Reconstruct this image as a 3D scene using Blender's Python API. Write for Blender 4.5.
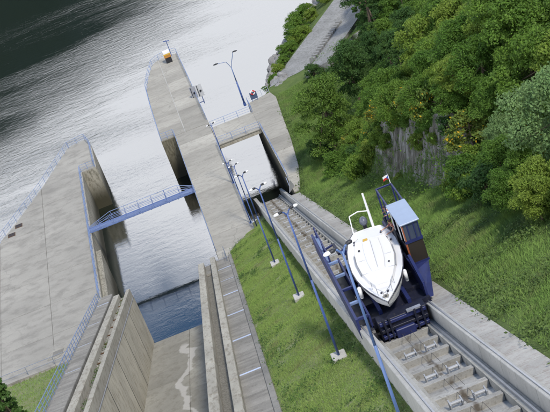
import bpy, bmesh, math, random
import numpy as np
from mathutils import Vector, Matrix
for o in list(bpy.data.objects): bpy.data.objects.remove(o)
S = bpy.context.scene
COL = S.collection
random.seed(7); RNG = np.random.default_rng(7)
rad = math.radians
# ------------------------------------------------------------------ camera
YAW, PIT, ROLL, FPX = rad(2.6195), rad(27.3647), rad(-20.3535), 1213.5
CAM = Vector((0, 0, 78.0))
_f = Vector((math.sin(YAW)*math.cos(PIT), math.cos(YAW)*math.cos(PIT), -math.sin(PIT)))
_r = Vector((math.cos(YAW), -math.sin(YAW), 0)); _u = _r.cross(_f)
_r2 = _r*math.cos(ROLL)+_u*math.sin(ROLL); _u2 = -_r*math.sin(ROLL)+_u*math.cos(ROLL)
cam = bpy.data.cameras.new('camera'); camo = bpy.data.objects.new('camera', cam); COL.objects.link(camo)
camo.matrix_world = Matrix(((_r2.x, _u2.x, -_f.x, 0), (_r2.y, _u2.y, -_f.y, 0), (_r2.z, _u2.z, -_f.z, 78.0), (0, 0, 0, 1)))
cam.sensor_fit = 'HORIZONTAL'; cam.sensor_width = 36; cam.lens = FPX/550*36; cam.clip_start = 1; cam.clip_end = 4000
S.camera = camo
def proj(p):
    v = Vector(p)-CAM; d = v.dot(_f)
    return (275+FPX*v.dot(_r2)/d, 206-FPX*v.dot(_u2)/d, d)
# ------------------------------------------------------------------ sky, sun, exposure
SUN_EL = 56.0
SUN_DIR = Vector((0.42, -0.90, 0)).normalized()*math.cos(rad(SUN_EL)) + Vector((0, 0, math.sin(rad(SUN_EL))))
W = bpy.data.worlds.new('World'); S.world = W; W.use_nodes = True
nt = W.node_tree; nt.nodes.clear()
def N(t, typ, **kw):
    n = t.nodes.new(typ)
    for k, v in kw.items():
        if k.startswith('_'): setattr(n, k[1:], v)
        else: n.inputs[k.replace('__', ' ')].default_value = v
    return n
sky = N(nt, 'ShaderNodeTexSky', _sky_type='NISHITA', _sun_disc=False, _sun_elevation=rad(SUN_EL), _altitude=350.0, _dust_density=0.15, _ozone_density=2.0)
sky.sun_rotation = math.atan2(SUN_DIR.x, SUN_DIR.y)
tc = N(nt, 'ShaderNodeTexCoord'); sep = N(nt, 'ShaderNodeSeparateXYZ'); nt.links.new(tc.outputs['Generated'], sep.inputs[0])
nz = N(nt, 'ShaderNodeTexNoise', Scale=5.0, Detail=6.0, Roughness=0.6); nt.links.new(tc.outputs['Generated'], nz.inputs['Vector'])
m1 = N(nt, 'ShaderNodeMath', _operation='MULTIPLY_ADD'); m1.inputs[1].default_value = -2.2; m1.inputs[2].default_value = 2.2*0.472
nt.links.new(sep.outputs['Z'], m1.inputs[0])
m2 = N(nt, 'ShaderNodeMath', _operation='MULTIPLY_ADD'); m2.inputs[1].default_value = 0.7; m2.inputs[2].default_value = -0.35
nt.links.new(nz.outputs['Fac'], m2.inputs[0])
m3 = N(nt, 'ShaderNodeMath', _operation='ADD'); nt.links.new(m1.outputs[0], m3.inputs[0]); nt.links.new(m2.outputs[0], m3.inputs[1])
mr = N(nt, 'ShaderNodeMapRange', _interpolation_type='SMOOTHSTEP'); mr.inputs[1].default_value = -0.06; mr.inputs[2].default_value = 0.05
nt.links.new(m3.outputs[0], mr.inputs[0])
# a few loose clouds higher up
nz2 = N(nt, 'ShaderNodeTexNoise', Scale=3.1, Detail=8.0, Roughness=0.62); nt.links.new(tc.outputs['Generated'], nz2.inputs['Vector'])
mr2 = N(nt, 'ShaderNodeMapRange', _interpolation_type='SMOOTHSTEP'); mr2.inputs[1].default_value = 0.57; mr2.inputs[2].default_value = 0.72; mr2.inputs[4].default_value = 0.8
nt.links.new(nz2.outputs['Fac'], mr2.inputs[0])
mx = N(nt, 'ShaderNodeMath', _operation='MAXIMUM'); nt.links.new(mr.outputs[0], mx.inputs[0]); nt.links.new(mr2.outputs[0], mx.inputs[1])
cmix = N(nt, 'ShaderNodeMix', _data_type='RGBA'); nt.links.new(mx.outputs[0], cmix.inputs[0]); sg = N(nt, 'ShaderNodeVectorMath', _operation='SCALE'); sg.inputs['Scale'].default_value = 1.3; hs = N(nt, 'ShaderNodeHueSaturation', Saturation=1.15); nt.links.new(sky.outputs[0], hs.inputs['Color']); nt.links.new(hs.outputs[0], sg.inputs[0]); nt.links.new(sg.outputs[0], cmix.inputs[6])
cmix.inputs[7].default_value = (16.8, 17.2, 18.3, 1)
bg = N(nt, 'ShaderNodeBackground', Strength=0.1); nt.links.new(cmix.outputs[2], bg.inputs[0])
wo = N(nt, 'ShaderNodeOutputWorld'); nt.links.new(bg.outputs[0], wo.inputs[0])
sl = bpy.data.lights.new('sun', 'SUN'); sl.energy = 2.3; sl.angle = rad(6); sl.color = (1, 0.93, 0.82)
so = bpy.data.objects.new('sun', sl); COL.objects.link(so); so.location = (60, -40, 160)
so.rotation_euler = SUN_DIR.to_track_quat('Z', 'Y').to_euler()
S.view_settings.view_transform = 'Standard'; S.view_settings.look = 'None'
S.view_settings.exposure = 0.6; S.view_settings.gamma = 1; S.view_settings.use_curve_mapping = False
S.render.engine = 'CYCLES'
# ------------------------------------------------------------------ constants of the place (metres, water at z = 0)
T = math.tan(rad(21.98)); ZD = 6.8
WT = lambda Y: ZD+(138.7-Y)*T            # top of the lift walls
BT = lambda Y: 8.2+(128.5-Y)*T           # top of the chute beams
FL = lambda Y: (128.3-Y)*T               # chute floor
# ------------------------------------------------------------------ materials
MATS = {}
def newmat(name):
    m = bpy.data.materials.new(name); m.use_nodes = True; t = m.node_tree; t.nodes.clear()
    b = t.nodes.new('ShaderNodeBsdfPrincipled'); o = t.nodes.new('ShaderNodeOutputMaterial'); t.links.new(b.outputs[0], o.inputs[0])
    MATS[name] = m; return m, t, b
def plain(name, col, rough=0.5, metal=0.0, var=0.06, scale=3.0, bump=0.0, wear=None):
    m, t, b = newmat(name)
    g = N(t, 'ShaderNodeNewGeometry'); n = N(t, 'ShaderNodeTexNoise', Scale=scale, Detail=5.0); t.links.new(g.outputs['Position'], n.inputs['Vector'])
    r = N(t, 'ShaderNodeMapRange'); r.inputs[3].default_value = 1-var*2; r.inputs[4].default_value = 1+var*2; t.links.new(n.outputs['Fac'], r.inputs[0])
    x = N(t, 'ShaderNodeVectorMath', _operation='SCALE'); x.inputs[0].default_value = col; t.links.new(r.outputs[0], x.inputs['Scale'])
    out = x.outputs[0]
    if wear:
        nw = N(t, 'ShaderNodeTexNoise', Scale=4.5, Detail=7.0, Roughness=.7); t.links.new(g.outputs['Position'], nw.inputs['Vector'])
        rw = N(t, 'ShaderNodeMapRange', _interpolation_type='SMOOTHSTEP'); rw.inputs[1].default_value = wear[1]; rw.inputs[2].default_value = wear[1]+.1; rw.inputs[4].default_value = .8; t.links.new(nw.outputs['Fac'], rw.inputs[0])
        mw = N(t, 'ShaderNodeMix', _data_type='RGBA'); t.links.new(rw.outputs[0], mw.inputs[0]); t.links.new(out, mw.inputs[6]); mw.inputs[7].default_value = (*wear[0], 1); out = mw.outputs[2]
    t.links.new(out, b.inputs['Base Color']); b.inputs['Roughness'].default_value = rough; b.inputs['Metallic'].default_value = metal
    if bump:
        bu = N(t, 'ShaderNodeBump', Strength=bump, Distance=0.05); t.links.new(n.outputs['Fac'], bu.inputs['Height']); t.links.new(bu.outputs[0], b.inputs['Normal'])
    return m
def concrete(name, col, stain=(0.14, 0.13, 0.10), stain_amt=0.5, scale=0.35, rnd=0.12, streak=None, algae=None, cover=0.5, band=None, crack=0.0):
    """weathered concrete: broad mottling, dirt blotches, fine grain, per-piece tone, optional streak direction and algae towards the waterline"""
    m, t, b = newmat(name); L = t.links
    g = N(t, 'ShaderNodeNewGeometry')
    mp = N(t, 'ShaderNodeMapping'); L.new(g.outputs['Position'], mp.inputs[0])
    if streak: mp.inputs['Scale'].default_value = streak
    n1 = N(t, 'ShaderNodeTexNoise', Scale=scale, Detail=8.0, Roughness=0.62); L.new(mp.outputs[0], n1.inputs['Vector'])
    n2 = N(t, 'ShaderNodeTexNoise', Scale=scale*6, Detail=6.0, Roughness=0.7); L.new(mp.outputs[0], n2.inputs['Vector'])
    n3 = N(t, 'ShaderNodeTexNoise', Scale=14.0, Detail=3.0, Roughness=0.7); L.new(g.outputs['Position'], n3.inputs['Vector'])
    oi = N(t, 'ShaderNodeObjectInfo')
    r0 = N(t, 'ShaderNodeMapRange'); r0.inputs[3].default_value = 1-rnd; r0.inputs[4].default_value = 1+rnd; L.new(oi.outputs['Random'], r0.inputs[0])
    r1 = N(t, 'ShaderNodeMapRange'); r1.inputs[1].default_value = 0.3; r1.inputs[2].default_value = 0.7; r1.inputs[3].default_value = 0.8; r1.inputs[4].default_value = 1.15; L.new(n1.outputs['Fac'], r1.inputs[0])
    r3 = N(t, 'ShaderNodeMapRange'); r3.inputs[1].default_value = 0.3; r3.inputs[2].default_value = 0.7; r3.inputs[3].default_value = 0.9; r3.inputs[4].default_value = 1.08; L.new(n3.outputs['Fac'], r3.inputs[0])
    a = N(t, 'ShaderNodeMath', _operation='MULTIPLY'); L.new(r0.outputs[0], a.inputs[0]); L.new(r1.outputs[0], a.inputs[1])
    a2 = N(t, 'ShaderNodeMath', _operation='MULTIPLY'); L.new(a.outputs[0], a2.inputs[0]); L.new(r3.outputs[0], a2.inputs[1])
    sc = N(t, 'ShaderNodeVectorMath', _operation='SCALE'); sc.inputs[0].default_value = col; L.new(a2.outputs[0], sc.inputs['Scale'])
    rs = N(t, 'ShaderNodeMapRange', _interpolation_type='SMOOTHSTEP'); rs.inputs[1].default_value = cover; rs.inputs[2].default_value = cover+0.22; rs.inputs[4].default_value = stain_amt; L.new(n2.outputs['Fac'], rs.inputs[0])
    mxn = N(t, 'ShaderNodeMix', _data_type='RGBA'); L.new(rs.outputs[0], mxn.inputs[0]); L.new(sc.outputs[0], mxn.inputs[6]); mxn.inputs[7].default_value = (*stain, 1)
    out = mxn.outputs[2]
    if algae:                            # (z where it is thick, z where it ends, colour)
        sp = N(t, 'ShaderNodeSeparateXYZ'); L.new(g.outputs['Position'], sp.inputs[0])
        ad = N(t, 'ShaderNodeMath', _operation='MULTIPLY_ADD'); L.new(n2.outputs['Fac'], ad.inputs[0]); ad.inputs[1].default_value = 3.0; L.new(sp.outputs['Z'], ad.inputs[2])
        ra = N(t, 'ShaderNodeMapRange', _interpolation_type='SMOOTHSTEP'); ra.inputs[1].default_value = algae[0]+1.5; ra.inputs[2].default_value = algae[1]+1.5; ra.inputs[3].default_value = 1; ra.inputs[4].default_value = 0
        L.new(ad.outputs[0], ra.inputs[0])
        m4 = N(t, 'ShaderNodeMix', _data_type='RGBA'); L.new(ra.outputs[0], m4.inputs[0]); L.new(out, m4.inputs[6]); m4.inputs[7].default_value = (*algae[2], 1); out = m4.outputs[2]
    if crack:                            # thin wandering cracks, only here and there
        nw = N(t, 'ShaderNodeTexNoise', Scale=0.8, Detail=5.0); L.new(g.outputs['Position'], nw.inputs['Vector'])
        wv = N(t, 'ShaderNodeVectorMath', _operation='MULTIPLY_ADD'); L.new(nw.outputs['Color'], wv.inputs[0]); wv.inputs[1].default_value = (1.6, 1.6, 0); L.new(g.outputs['Position'], wv.inputs[2])
        vo = N(t, 'ShaderNodeTexVoronoi', _feature='DISTANCE_TO_EDGE', Scale=0.17); L.new(wv.outputs[0], vo.inputs['Vector'])
        rc = N(t, 'ShaderNodeMapRange'); rc.inputs[1].default_value = 0.0; rc.inputs[2].default_value = 0.011; rc.inputs[3].default_value = crack; rc.inputs[4].default_value = 0; L.new(vo.outputs['Distance'], rc.inputs[0])
        mk = N(t, 'ShaderNodeMapRange'); mk.inputs[1].default_value = .45; mk.inputs[2].default_value = .6; L.new(n1.outputs['Fac'], mk.inputs[0])
        cm_ = N(t, 'ShaderNodeMath', _operation='MULTIPLY'); L.new(rc.outputs[0], cm_.inputs[0]); L.new(mk.outputs[0], cm_.inputs[1])
        m6 = N(t, 'ShaderNodeMix', _data_type='RGBA'); L.new(cm_.outputs[0], m6.inputs[0]); L.new(out, m6.inputs[6]); m6.inputs[7].default_value = (.05, .047, .04, 1); out = m6.outputs[2]
    if band:                             # rusty drip line under a cable: (x, half width, colour)
        sp = N(t, 'ShaderNodeSeparateXYZ'); L.new(g.outputs['Position'], sp.inputs[0])
        dx = N(t, 'ShaderNodeMath', _operation='SUBTRACT'); L.new(sp.outputs['X'], dx.inputs[0]); dx.inputs[1].default_value = band[0]
        dxo = dx.outputs[0]
        if band[0] < 0:                  # the spill wanders and begins some way up from the water
            nq = N(t, 'ShaderNodeTexNoise', Scale=0.16, Detail=2.0); L.new(g.outputs['Position'], nq.inputs['Vector'])
            aq = N(t, 'ShaderNodeMath', _operation='MULTIPLY_ADD'); L.new(nq.outputs['Fac'], aq.inputs[0]); aq.inputs[1].default_value = 4.0; L.new(dxo, aq.inputs[2])
            a2q = N(t, 'ShaderNodeMath', _operation='SUBTRACT'); L.new(aq.outputs[0], a2q.inputs[0]); a2q.inputs[1].default_value = 2.0; dxo = a2q.outputs[0]
        ab = N(t, 'ShaderNodeMath', _operation='ABSOLUTE'); L.new(dxo, ab.inputs[0])
        nb = N(t, 'ShaderNodeTexNoise', Scale=1.6 if band[0] > 0 else .55, Detail=6.0); L.new(g.outputs['Position'], nb.inputs['Vector'])
        sb_ = N(t, 'ShaderNodeMath', _operation='MULTIPLY_ADD'); L.new(nb.outputs['Fac'], sb_.inputs[0]); sb_.inputs[1].default_value = -1.1; L.new(ab.outputs[0], sb_.inputs[2])
        rb_ = N(t, 'ShaderNodeMapRange', _interpolation_type='SMOOTHSTEP'); rb_.inputs[1].default_value = band[1]-.75; rb_.inputs[2].default_value = band[1]-.5; rb_.inputs[3].default_value = .85; rb_.inputs[4].default_value = 0; L.new(sb_.outputs[0], rb_.inputs[0])
        fac = rb_.outputs[0]
        if band[0] < 0:
            ry = N(t, 'ShaderNodeMapRange', _interpolation_type='SMOOTHSTEP'); ry.inputs[1].default_value = 119.0; ry.inputs[2].default_value = 121.5; ry.inputs[3].default_value = 1; ry.inputs[4].default_value = 0; L.new(sp.outputs['Y'], ry.inputs[0])
            fy_ = N(t, 'ShaderNodeMath', _operation='MULTIPLY'); L.new(fac, fy_.inputs[0]); L.new(ry.outputs[0], fy_.inputs[1]); fac = fy_.outputs[0]
        m5 = N(t, 'ShaderNodeMix', _data_type='RGBA'); L.new(fac, m5.inputs[0]); L.new(out, m5.inputs[6]); m5.inputs[7].default_value = (*band[2], 1); out = m5.outputs[2]
    L.new(out, b.inputs['Base Color']); b.inputs['Roughness'].default_value = 0.9; b.inputs['Specular IOR Level'].default_value = 0.25
    bu = N(t, 'ShaderNodeBump', Strength=0.25, Distance=0.04); L.new(n3.outputs['Fac'], bu.inputs['Height']); L.new(bu.outputs[0], b.inputs['Normal'])
    return m
def leafmat(name, col, col2, var=0.35, trans=0.42, flower=None, fl_amt=0.0, upn=0.4, dry=None):
    m, t, b = newmat(name); L = t.links
    g = N(t, 'ShaderNodeNewGeometry'); oi = N(t, 'ShaderNodeObjectInfo')
    n = N(t, 'ShaderNodeTexNoise', Scale=0.55, Detail=3.0); L.new(g.outputs['Position'], n.inputs['Vector'])
    ad = N(t, 'ShaderNodeMath', _operation='MULTIPLY_ADD'); L.new(oi.outputs['Random'], ad.inputs[0]); ad.inputs[1].default_value = 0.5; L.new(n.outputs['Fac'], ad.inputs[2])
    mr_ = N(t, 'ShaderNodeMapRange'); mr_.inputs[1].default_value = 0.4; mr_.inputs[2].default_value = 1.1; L.new(ad.outputs[0], mr_.inputs[0])
    c = N(t, 'ShaderNodeMix', _data_type='RGBA'); c.inputs[6].default_value = (*col, 1); c.inputs[7].default_value = (*col2, 1); L.new(mr_.outputs[0], c.inputs[0])
    r = N(t, 'ShaderNodeMapRange'); r.inputs[3].default_value = 1-var; r.inputs[4].default_value = 1+var; L.new(g.outputs['Random Per Island'], r.inputs[0])
    s = N(t, 'ShaderNodeVectorMath', _operation='SCALE'); L.new(c.outputs[2], s.inputs[0]); L.new(r.outputs[0], s.inputs['Scale'])
    out = s.outputs[0]
    if dry:
        nd = N(t, 'ShaderNodeTexNoise', Scale=0.33, Detail=5.0, Roughness=.65); L.new(g.outputs['Position'], nd.inputs['Vector'])
        rd = N(t, 'ShaderNodeMapRange', _interpolation_type='SMOOTHSTEP'); rd.inputs[1].default_value = .52; rd.inputs[2].default_value = .68; rd.inputs[4].default_value = .75; L.new(nd.outputs['Fac'], rd.inputs[0])
        cd = N(t, 'ShaderNodeMix', _data_type='RGBA'); L.new(rd.outputs[0], cd.inputs[0]); L.new(out, cd.inputs[6]); cd.inputs[7].default_value = (*dry, 1); out = cd.outputs[2]
    if flower:
        nf = N(t, 'ShaderNodeTexNoise', Scale=1.3, Detail=2.0); L.new(g.outputs['Position'], nf.inputs['Vector'])
        mlt = N(t, 'ShaderNodeMath', _operation='MULTIPLY'); L.new(nf.outputs['Fac'], mlt.inputs[0]); L.new(g.outputs['Random Per Island'], mlt.inputs[1])
        gt = N(t, 'ShaderNodeMath', _operation='GREATER_THAN'); gt.inputs[1].default_value = fl_amt; L.new(mlt.outputs[0], gt.inputs[0])
        c2 = N(t, 'ShaderNodeMix', _data_type='RGBA'); L.new(gt.outputs[0], c2.inputs[0]); L.new(out, c2.inputs[6]); c2.inputs[7].default_value = (*flower, 1); out = c2.outputs[2]
    L.new(out, b.inputs['Base Color']); b.inputs['Roughness'].default_value = 0.6; b.inputs['Specular IOR Level'].default_value = 0.25
    tr = N(t, 'ShaderNodeBsdfTranslucent'); L.new(out, tr.inputs[0])
    if upn:
        vm = N(t, 'ShaderNodeMix', _data_type='VECTOR'); vm.inputs[0].default_value = upn; L.new(g.outputs['Normal'], vm.inputs[4]); vm.inputs[5].default_value = (0, -0.25, 0.97)
        nn = N(t, 'ShaderNodeVectorMath', _operation='NORMALIZE'); L.new(vm.outputs[1], nn.inputs[0]); L.new(nn.outputs[0], b.inputs['Normal'])
    ms = N(t, 'ShaderNodeMixShader', Fac=trans); L.new(b.outputs[0], ms.inputs[1]); L.new(tr.outputs[0], ms.inputs[2])
    L.new(ms.outputs[0], [x for x in t.nodes if x.type == 'OUTPUT_MATERIAL'][0].inputs[0])
    return m
DECK = concrete('deck_concrete', (0.345, 0.327, 0.28), (0.19, 0.178, 0.15), 0.42, 0.22, 0.17, streak=(.6, 1.6, 1), cover=0.45, crack=.35)
LDECK = concrete('left_deck_concrete', (0.315, 0.30, 0.262), (0.165, 0.157, 0.138), 0.5, 0.07, 0.06, streak=(1, 1.7, 1), cover=0.44, crack=.3)
JOINT = concrete('joint_concrete', (0.40, 0.39, 0.36), stain_amt=0.2)
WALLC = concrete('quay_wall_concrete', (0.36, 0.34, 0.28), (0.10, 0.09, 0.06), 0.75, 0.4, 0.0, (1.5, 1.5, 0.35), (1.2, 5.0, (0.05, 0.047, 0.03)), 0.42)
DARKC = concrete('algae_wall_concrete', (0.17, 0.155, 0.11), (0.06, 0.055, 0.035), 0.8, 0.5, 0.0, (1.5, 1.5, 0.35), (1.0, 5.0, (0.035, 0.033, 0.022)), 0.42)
BEAMC = concrete('beam_concrete', (0.39, 0.365, 0.30), (0.13, 0.105, 0.07), 0.6, 0.35, 0.06, (1.6, .35, .8), cover=0.46)
PANELC = concrete('panel_concrete', (0.47, 0.435, 0.345), (0.20, 0.16, 0.10), 0.6, 0.3, 0.07, (1, 0.9, 0.4), cover=0.46)
FLOORC = concrete('chute_floor_concrete', (0.33, 0.315, 0.265), (0.18, 0.165, 0.13), 0.5, 0.22, 0.13, (1, 0.45, 0.45), cover=0.45, band=(-9.6, .45, (.52, .50, .455)))
STEPC = concrete('step_concrete', (0.235, 0.225, 0.20), (0.12, 0.11, 0.09), 0.55, 0.45, 0.15)
LANDC = concrete('sky_tinted_landing', (0.42, 0.48, 0.60), stain_amt=0.15, rnd=0.04)  # bluish tone paints the sky reflected by the flat landings
LIFTC = concrete('lift_wall_concrete', (0.43, 0.42, 0.385), (0.20, 0.185, 0.15), 0.5, 0.5, 0.04, (1, 1, 0.4), cover=0.52)
LEDGEC = concrete('ledge_concrete', (0.41, 0.40, 0.36), (0.16, 0.13, 0.09), 0.6, 0.6, 0.0)
BEDC = concrete('track_bed_concrete', (0.42, 0.412, 0.385), (0.17, 0.155, 0.125), 0.5, 0.6, 0.0, cover=0.48, band=(6.68, .15, (.11, .09, .065)))
SLEEPC = concrete('sleeper_concrete', (0.36, 0.352, 0.325), (0.15, 0.135, 0.11), 0.6, 0.8, 0.08, cover=0.48, band=(6.68, .17, (.10, .08, .06)))
WALKC = concrete('walkway_concrete', (0.41, 0.395, 0.36), (0.25, 0.195, 0.165), 0.5, 0.4, 0.08, cover=0.46)
ROADC = concrete('embankment_paving', (0.27, 0.27, 0.26), (0.13, 0.13, 0.115), 0.65, 0.5, 0.0, cover=0.44)
RAILP = plain('railing_blue_paint', (0.17, 0.24, 0.41), 0.5, 0.0, var=.2, scale=.6, wear=((.22, .2, .19), .62))
BRIDGEP = plain('bridge_blue_paint', (0.13, 0.19, 0.38), 0.5, var=.15)
LAMPP = plain('lamp_blue_paint', (0.05, 0.095, 0.27), 0.45, var=.15, wear=((.10, .11, .16), .62))
LIGHTP = plain('lamp_light_blue_paint', (0.085, 0.145, 0.31), 0.4)
NAVY = plain('wagon_navy_paint', (0.008, 0.010, 0.026), 0.55, var=0.25, wear=((.05, .045, .045), .56))
BLUE = plain('wagon_blue_paint', (0.015, 0.023, 0.10), 0.5, var=0.25, wear=((.07, .065, .075), .60))
DKMETAL = plain('dark_metal', (0.02, 0.021, 0.026), 0.5)
STEEL = plain('worn_steel', (0.42, 0.43, 0.46), 0.35, 0.6, 0.12)
RUST = plain('rusty_steel', (0.13, 0.075, 0.04), 0.8, 0.1, 0.2)
WHITEP = plain('white_plastic', (0.78, 0.78, 0.78), 0.4, var=0.02)
GREYP = plain('grey_board', (0.30, 0.31, 0.34), 0.6)
ROOFP = plain('cabin_roof_paint', (0.25, 0.32, 0.44), 0.35, var=0.05)
GLASS = plain('cabin_glass', (0.05, 0.065, 0.10), 0.06, var=0.0)
BROWN = plain('cabin_brown_panel', (0.028, 0.022, 0.016), 0.5)
ORANGE = plain('cabin_orange_wood', (0.30, 0.085, 0.03), 0.6)
GEL = plain('white_gelcoat', (0.66, 0.65, 0.635), 0.25, var=0.015)
GELG = plain('grey_antislip', (0.66, 0.66, 0.66), 0.6, var=0.02)
BNAVY = plain('boat_stripe', (0.012, 0.012, 0.03), 0.35)
YELLOW = plain('yellow_paint', (0.55, 0.34, 0.04), 0.5)
ORG = plain('orange_paint', (0.42, 0.19, 0.04), 0.5)
RED = plain('red_paint', (0.55, 0.03, 0.025), 0.5)
FLAGB = plain('flag_blue', (0.03, 0.08, 0.35), 0.8)
SKIN = plain('skin', (0.42, 0.23, 0.15), 0.6)
SHIRTW = plain('white_cloth', (0.74, 0.73, 0.72), 0.85)
TROUS = plain('dark_cloth', (0.025, 0.028, 0.045), 0.9)
SHIRTR = plain('maroon_cloth', (0.16, 0.04, 0.035), 0.9)
HAIR = plain('brown_hair', (0.05, 0.025, 0.012), 0.7)
BARK = plain('bark', (0.12, 0.09, 0.06), 0.9, var=0.2)
ROCK = plain('boulder_stone', (0.24, 0.235, 0.225), 0.9, var=0.3, scale=2.0, bump=0.6)
GRASSB = leafmat('grass_blades', (0.150, 0.265, 0.042), (0.245, 0.335, 0.085), 0.3, 0.2, upn=.75, dry=(.21, .22, .085))
GRASSH = leafmat('hill_grass_blades', (0.110, 0.215, 0.036), (0.205, 0.305, 0.07), 0.35, 0.2, upn=.7, dry=(.20, .235, .085))
WEEDM = leafmat('weed_leaves', (0.055, 0.115, 0.022), (0.12, 0.175, 0.045), 0.4, 0.3)
LEAF = {
 'mid': leafmat('mid_green_leaves', (0.075, 0.161, 0.021), (0.132, 0.230, 0.032)),
 'light': leafmat('light_green_leaves', (0.132, 0.224, 0.028), (0.196, 0.270, 0.040)),
 'dark': leafmat('dark_green_leaves', (0.040, 0.101, 0.025), (0.075, 0.144, 0.029)),
 'pale': leafmat('pale_green_leaves', (0.121, 0.230, 0.069), (0.172, 0.270, 0.098)),
 'fine': leafmat('birch_leaves', (0.092, 0.178, 0.028), (0.138, 0.224, 0.037)),
 'broom': leafmat('broom_leaves', (0.086, 0.149, 0.023), (0.138, 0.190, 0.032), 0.35, 0.3, (0.66, 0.40, 0.02), 0.50)}
# ------------------------------------------------------------------ helpers
ORIG = {}
def tag(o, label=None, cat=None, group=None, kind=None):
    if label: o['label'] = label
    if cat: o['category'] = cat
    if group: o['group'] = group
    if kind: o['kind'] = kind
    return o
def thing(name, loc, label, cat, group=None):
    o = bpy.data.objects.new(name, None); COL.objects.link(o); o.location = loc; o.empty_display_size = 0.3
    ORIG[o.name] = Vector(loc); return tag(o, label, cat, group)
class MB:
    def __init__(s): s.v = []; s.f = []
    def add(s, vs, fs):
        k = len(s.v); s.v += [tuple(v) for v in vs]; s.f += [tuple(i+k for i in f) for f in fs]; return s
    def hexa(s, p):  # p[0:4] bottom ccw, p[4:8] top ccw
        return s.add(p, [(3, 2, 1, 0), (4, 5, 6, 7), (0, 1, 5, 4), (1, 2, 6, 5), (2, 3, 7, 6), (3, 0, 4, 7)])
    def box(s, x0, x1, y0, y1, z0, z1):
        return s.hexa([(x0, y0, z0), (x1, y0, z0), (x1, y1, z0), (x0, y1, z0), (x0, y0, z1), (x1, y0, z1), (x1, y1, z1), (x0, y1, z1)])
    def rbox(s, x0, x1, y0, y1, top, h):   # follows a sloping top(Y), constant vertical thickness (or h(Y) = bottom)
        b = (lambda y: top(y)-h) if not callable(h) else h
        return s.hexa([(x0, y0, b(y0)), (x1, y0, b(y0)), (x1, y1, b(y1)), (x0, y1, b(y1)), (x0, y0, top(y0)), (x1, y0, top(y0)), (x1, y1, top(y1)), (x0, y1, top(y1))])
    def prism(s, poly, z0, z1):
        n = len(poly)
        return s.add([(x, y, z0) for x, y in poly]+[(x, y, z1) for x, y in poly],
                     [tuple(range(n-1, -1, -1)), tuple(range(n, 2*n))]+[(i, (i+1) % n, n+(i+1) % n, n+i) for i in range(n)])
    def bar(s, p, q, w, h=None, up=(0, 0, 1)):
        p, q = Vector(p), Vector(q); d = (q-p).normalized(); h = h or w; u = Vector(up)
        a = d.cross(u)
        if a.length < 1e-3: a = d.cross(Vector((1, 0, 0)))
        a.normalize(); b = a.cross(d).normalized(); a *= w/2; b *= h/2
        return s.hexa([p-a-b, p+a-b, q+a-b, q-a-b, p-a+b, p+a+b, q+a+b, q-a+b])
    def cyl(s, p, q, r, n=8, r2=None):
        p, q = Vector(p), Vector(q); d = (q-p).normalized(); r2 = r if r2 is None else r2
        a = d.orthogonal().normalized(); b = d.cross(a)
        c = [(math.cos(i*2*math.pi/n), math.sin(i*2*math.pi/n)) for i in range(n)]
        return s.add([p+(a*x+b*y)*r for x, y in c]+[q+(a*x+b*y)*r2 for x, y in c],
                     [tuple(range(n-1, -1, -1)), tuple(range(n, 2*n))]+[(i, (i+1) % n, n+(i+1) % n, n+i) for i in range(n)])
    def tube(s, pts, r, n=6):
        for a, b in zip(pts[:-1], pts[1:]): s.cyl(a, b, r, n)
        return s
    def ell(s, c, rx, ry, rz, nu=10, nv=7, M=None):
        vs = [];
        for j in range(nv+1):
            t = math.pi*j/nv
            for i in range(nu):
                a = 2*math.pi*i/nu; v = Vector((rx*math.sin(t)*math.cos(a), ry*math.sin(t)*math.sin(a), rz*math.cos(t)))
                if M: v = M @ v
                vs.append(Vector(c)+v)
        return s.add(vs, [(j*nu+i, (j+1)*nu+i, (j+1)*nu+(i+1) % nu, j*nu+(i+1) % nu) for j in range(nv) for i in range(nu)])
    def build(s, name, mat, parent=None, smooth=False, bevel=0.0, org=None):
        o0 = ORIG[parent.name] if parent and parent.name in ORIG else Vector((0, 0, 0))
        V = [Vector(v) for v in s.v]
        c = Vector(org) if org is not None else (sum(V, Vector())/len(V) if parent else Vector((0, 0, 0)))
        me = bpy.data.meshes.new(name); me.from_pydata([v-c for v in V], [], s.f)
        bm = bmesh.new(); bm.from_mesh(me); bmesh.ops.recalc_face_normals(bm, faces=bm.faces)
        if bevel: bmesh.ops.bevel(bm, geom=bm.edges[:], offset=bevel, segments=1, affect='EDGES')
        bm.to_mesh(me); bm.free()
        if smooth: me.polygons.foreach_set('use_smooth', [True]*len(me.polygons))
        me.materials.append(mat)
        o = bpy.data.objects.new(name, me); COL.objects.link(o); o.location = c-o0 if parent else c; ORIG[o.name] = c.copy()
        if parent: o.parent = parent
        return o
def inst(o, world, parent, rot=None, scale=None):
    c = o.copy(); COL.objects.link(c); c.parent = parent; c.location = Vector(world)-ORIG[parent.name]; ORIG[c.name] = Vector(world)
    if rot is not None: c.rotation_euler = rot
    if scale is not None: c.scale = scale
    return c
def copy_tree(o, parent=None):
    c = o.copy(); COL.objects.link(c); c.parent = parent
    for ch in list(o.children): copy_tree(ch, c)
    return c
def raw_mesh(name, V, F, mat, kind=None, smooth=False):
    """V (n,3) array, F (m,k) array"""
    me = bpy.data.meshes.new(name); k = F.shape[1]
    me.vertices.add(len(V)); me.vertices.foreach_set('co', V.astype(np.float32).ravel())
    me.loops.add(F.size); me.loops.foreach_set('vertex_index', F.astype(np.int32).ravel())
    me.polygons.add(len(F)); me.polygons.foreach_set('loop_start', np.arange(0, F.size, k, dtype=np.int32)); me.polygons.foreach_set('loop_total', np.full(len(F), k, dtype=np.int32))
    me.update(calc_edges=True); me.validate()
    if smooth: me.polygons.foreach_set('use_smooth', np.ones(len(F), bool))
    me.materials.append(mat); return me
def mkobj(name, me, parent=None):
    o = bpy.data.objects.new(name, me); COL.objects.link(o)
    if parent: o.parent = parent
    return o
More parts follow.
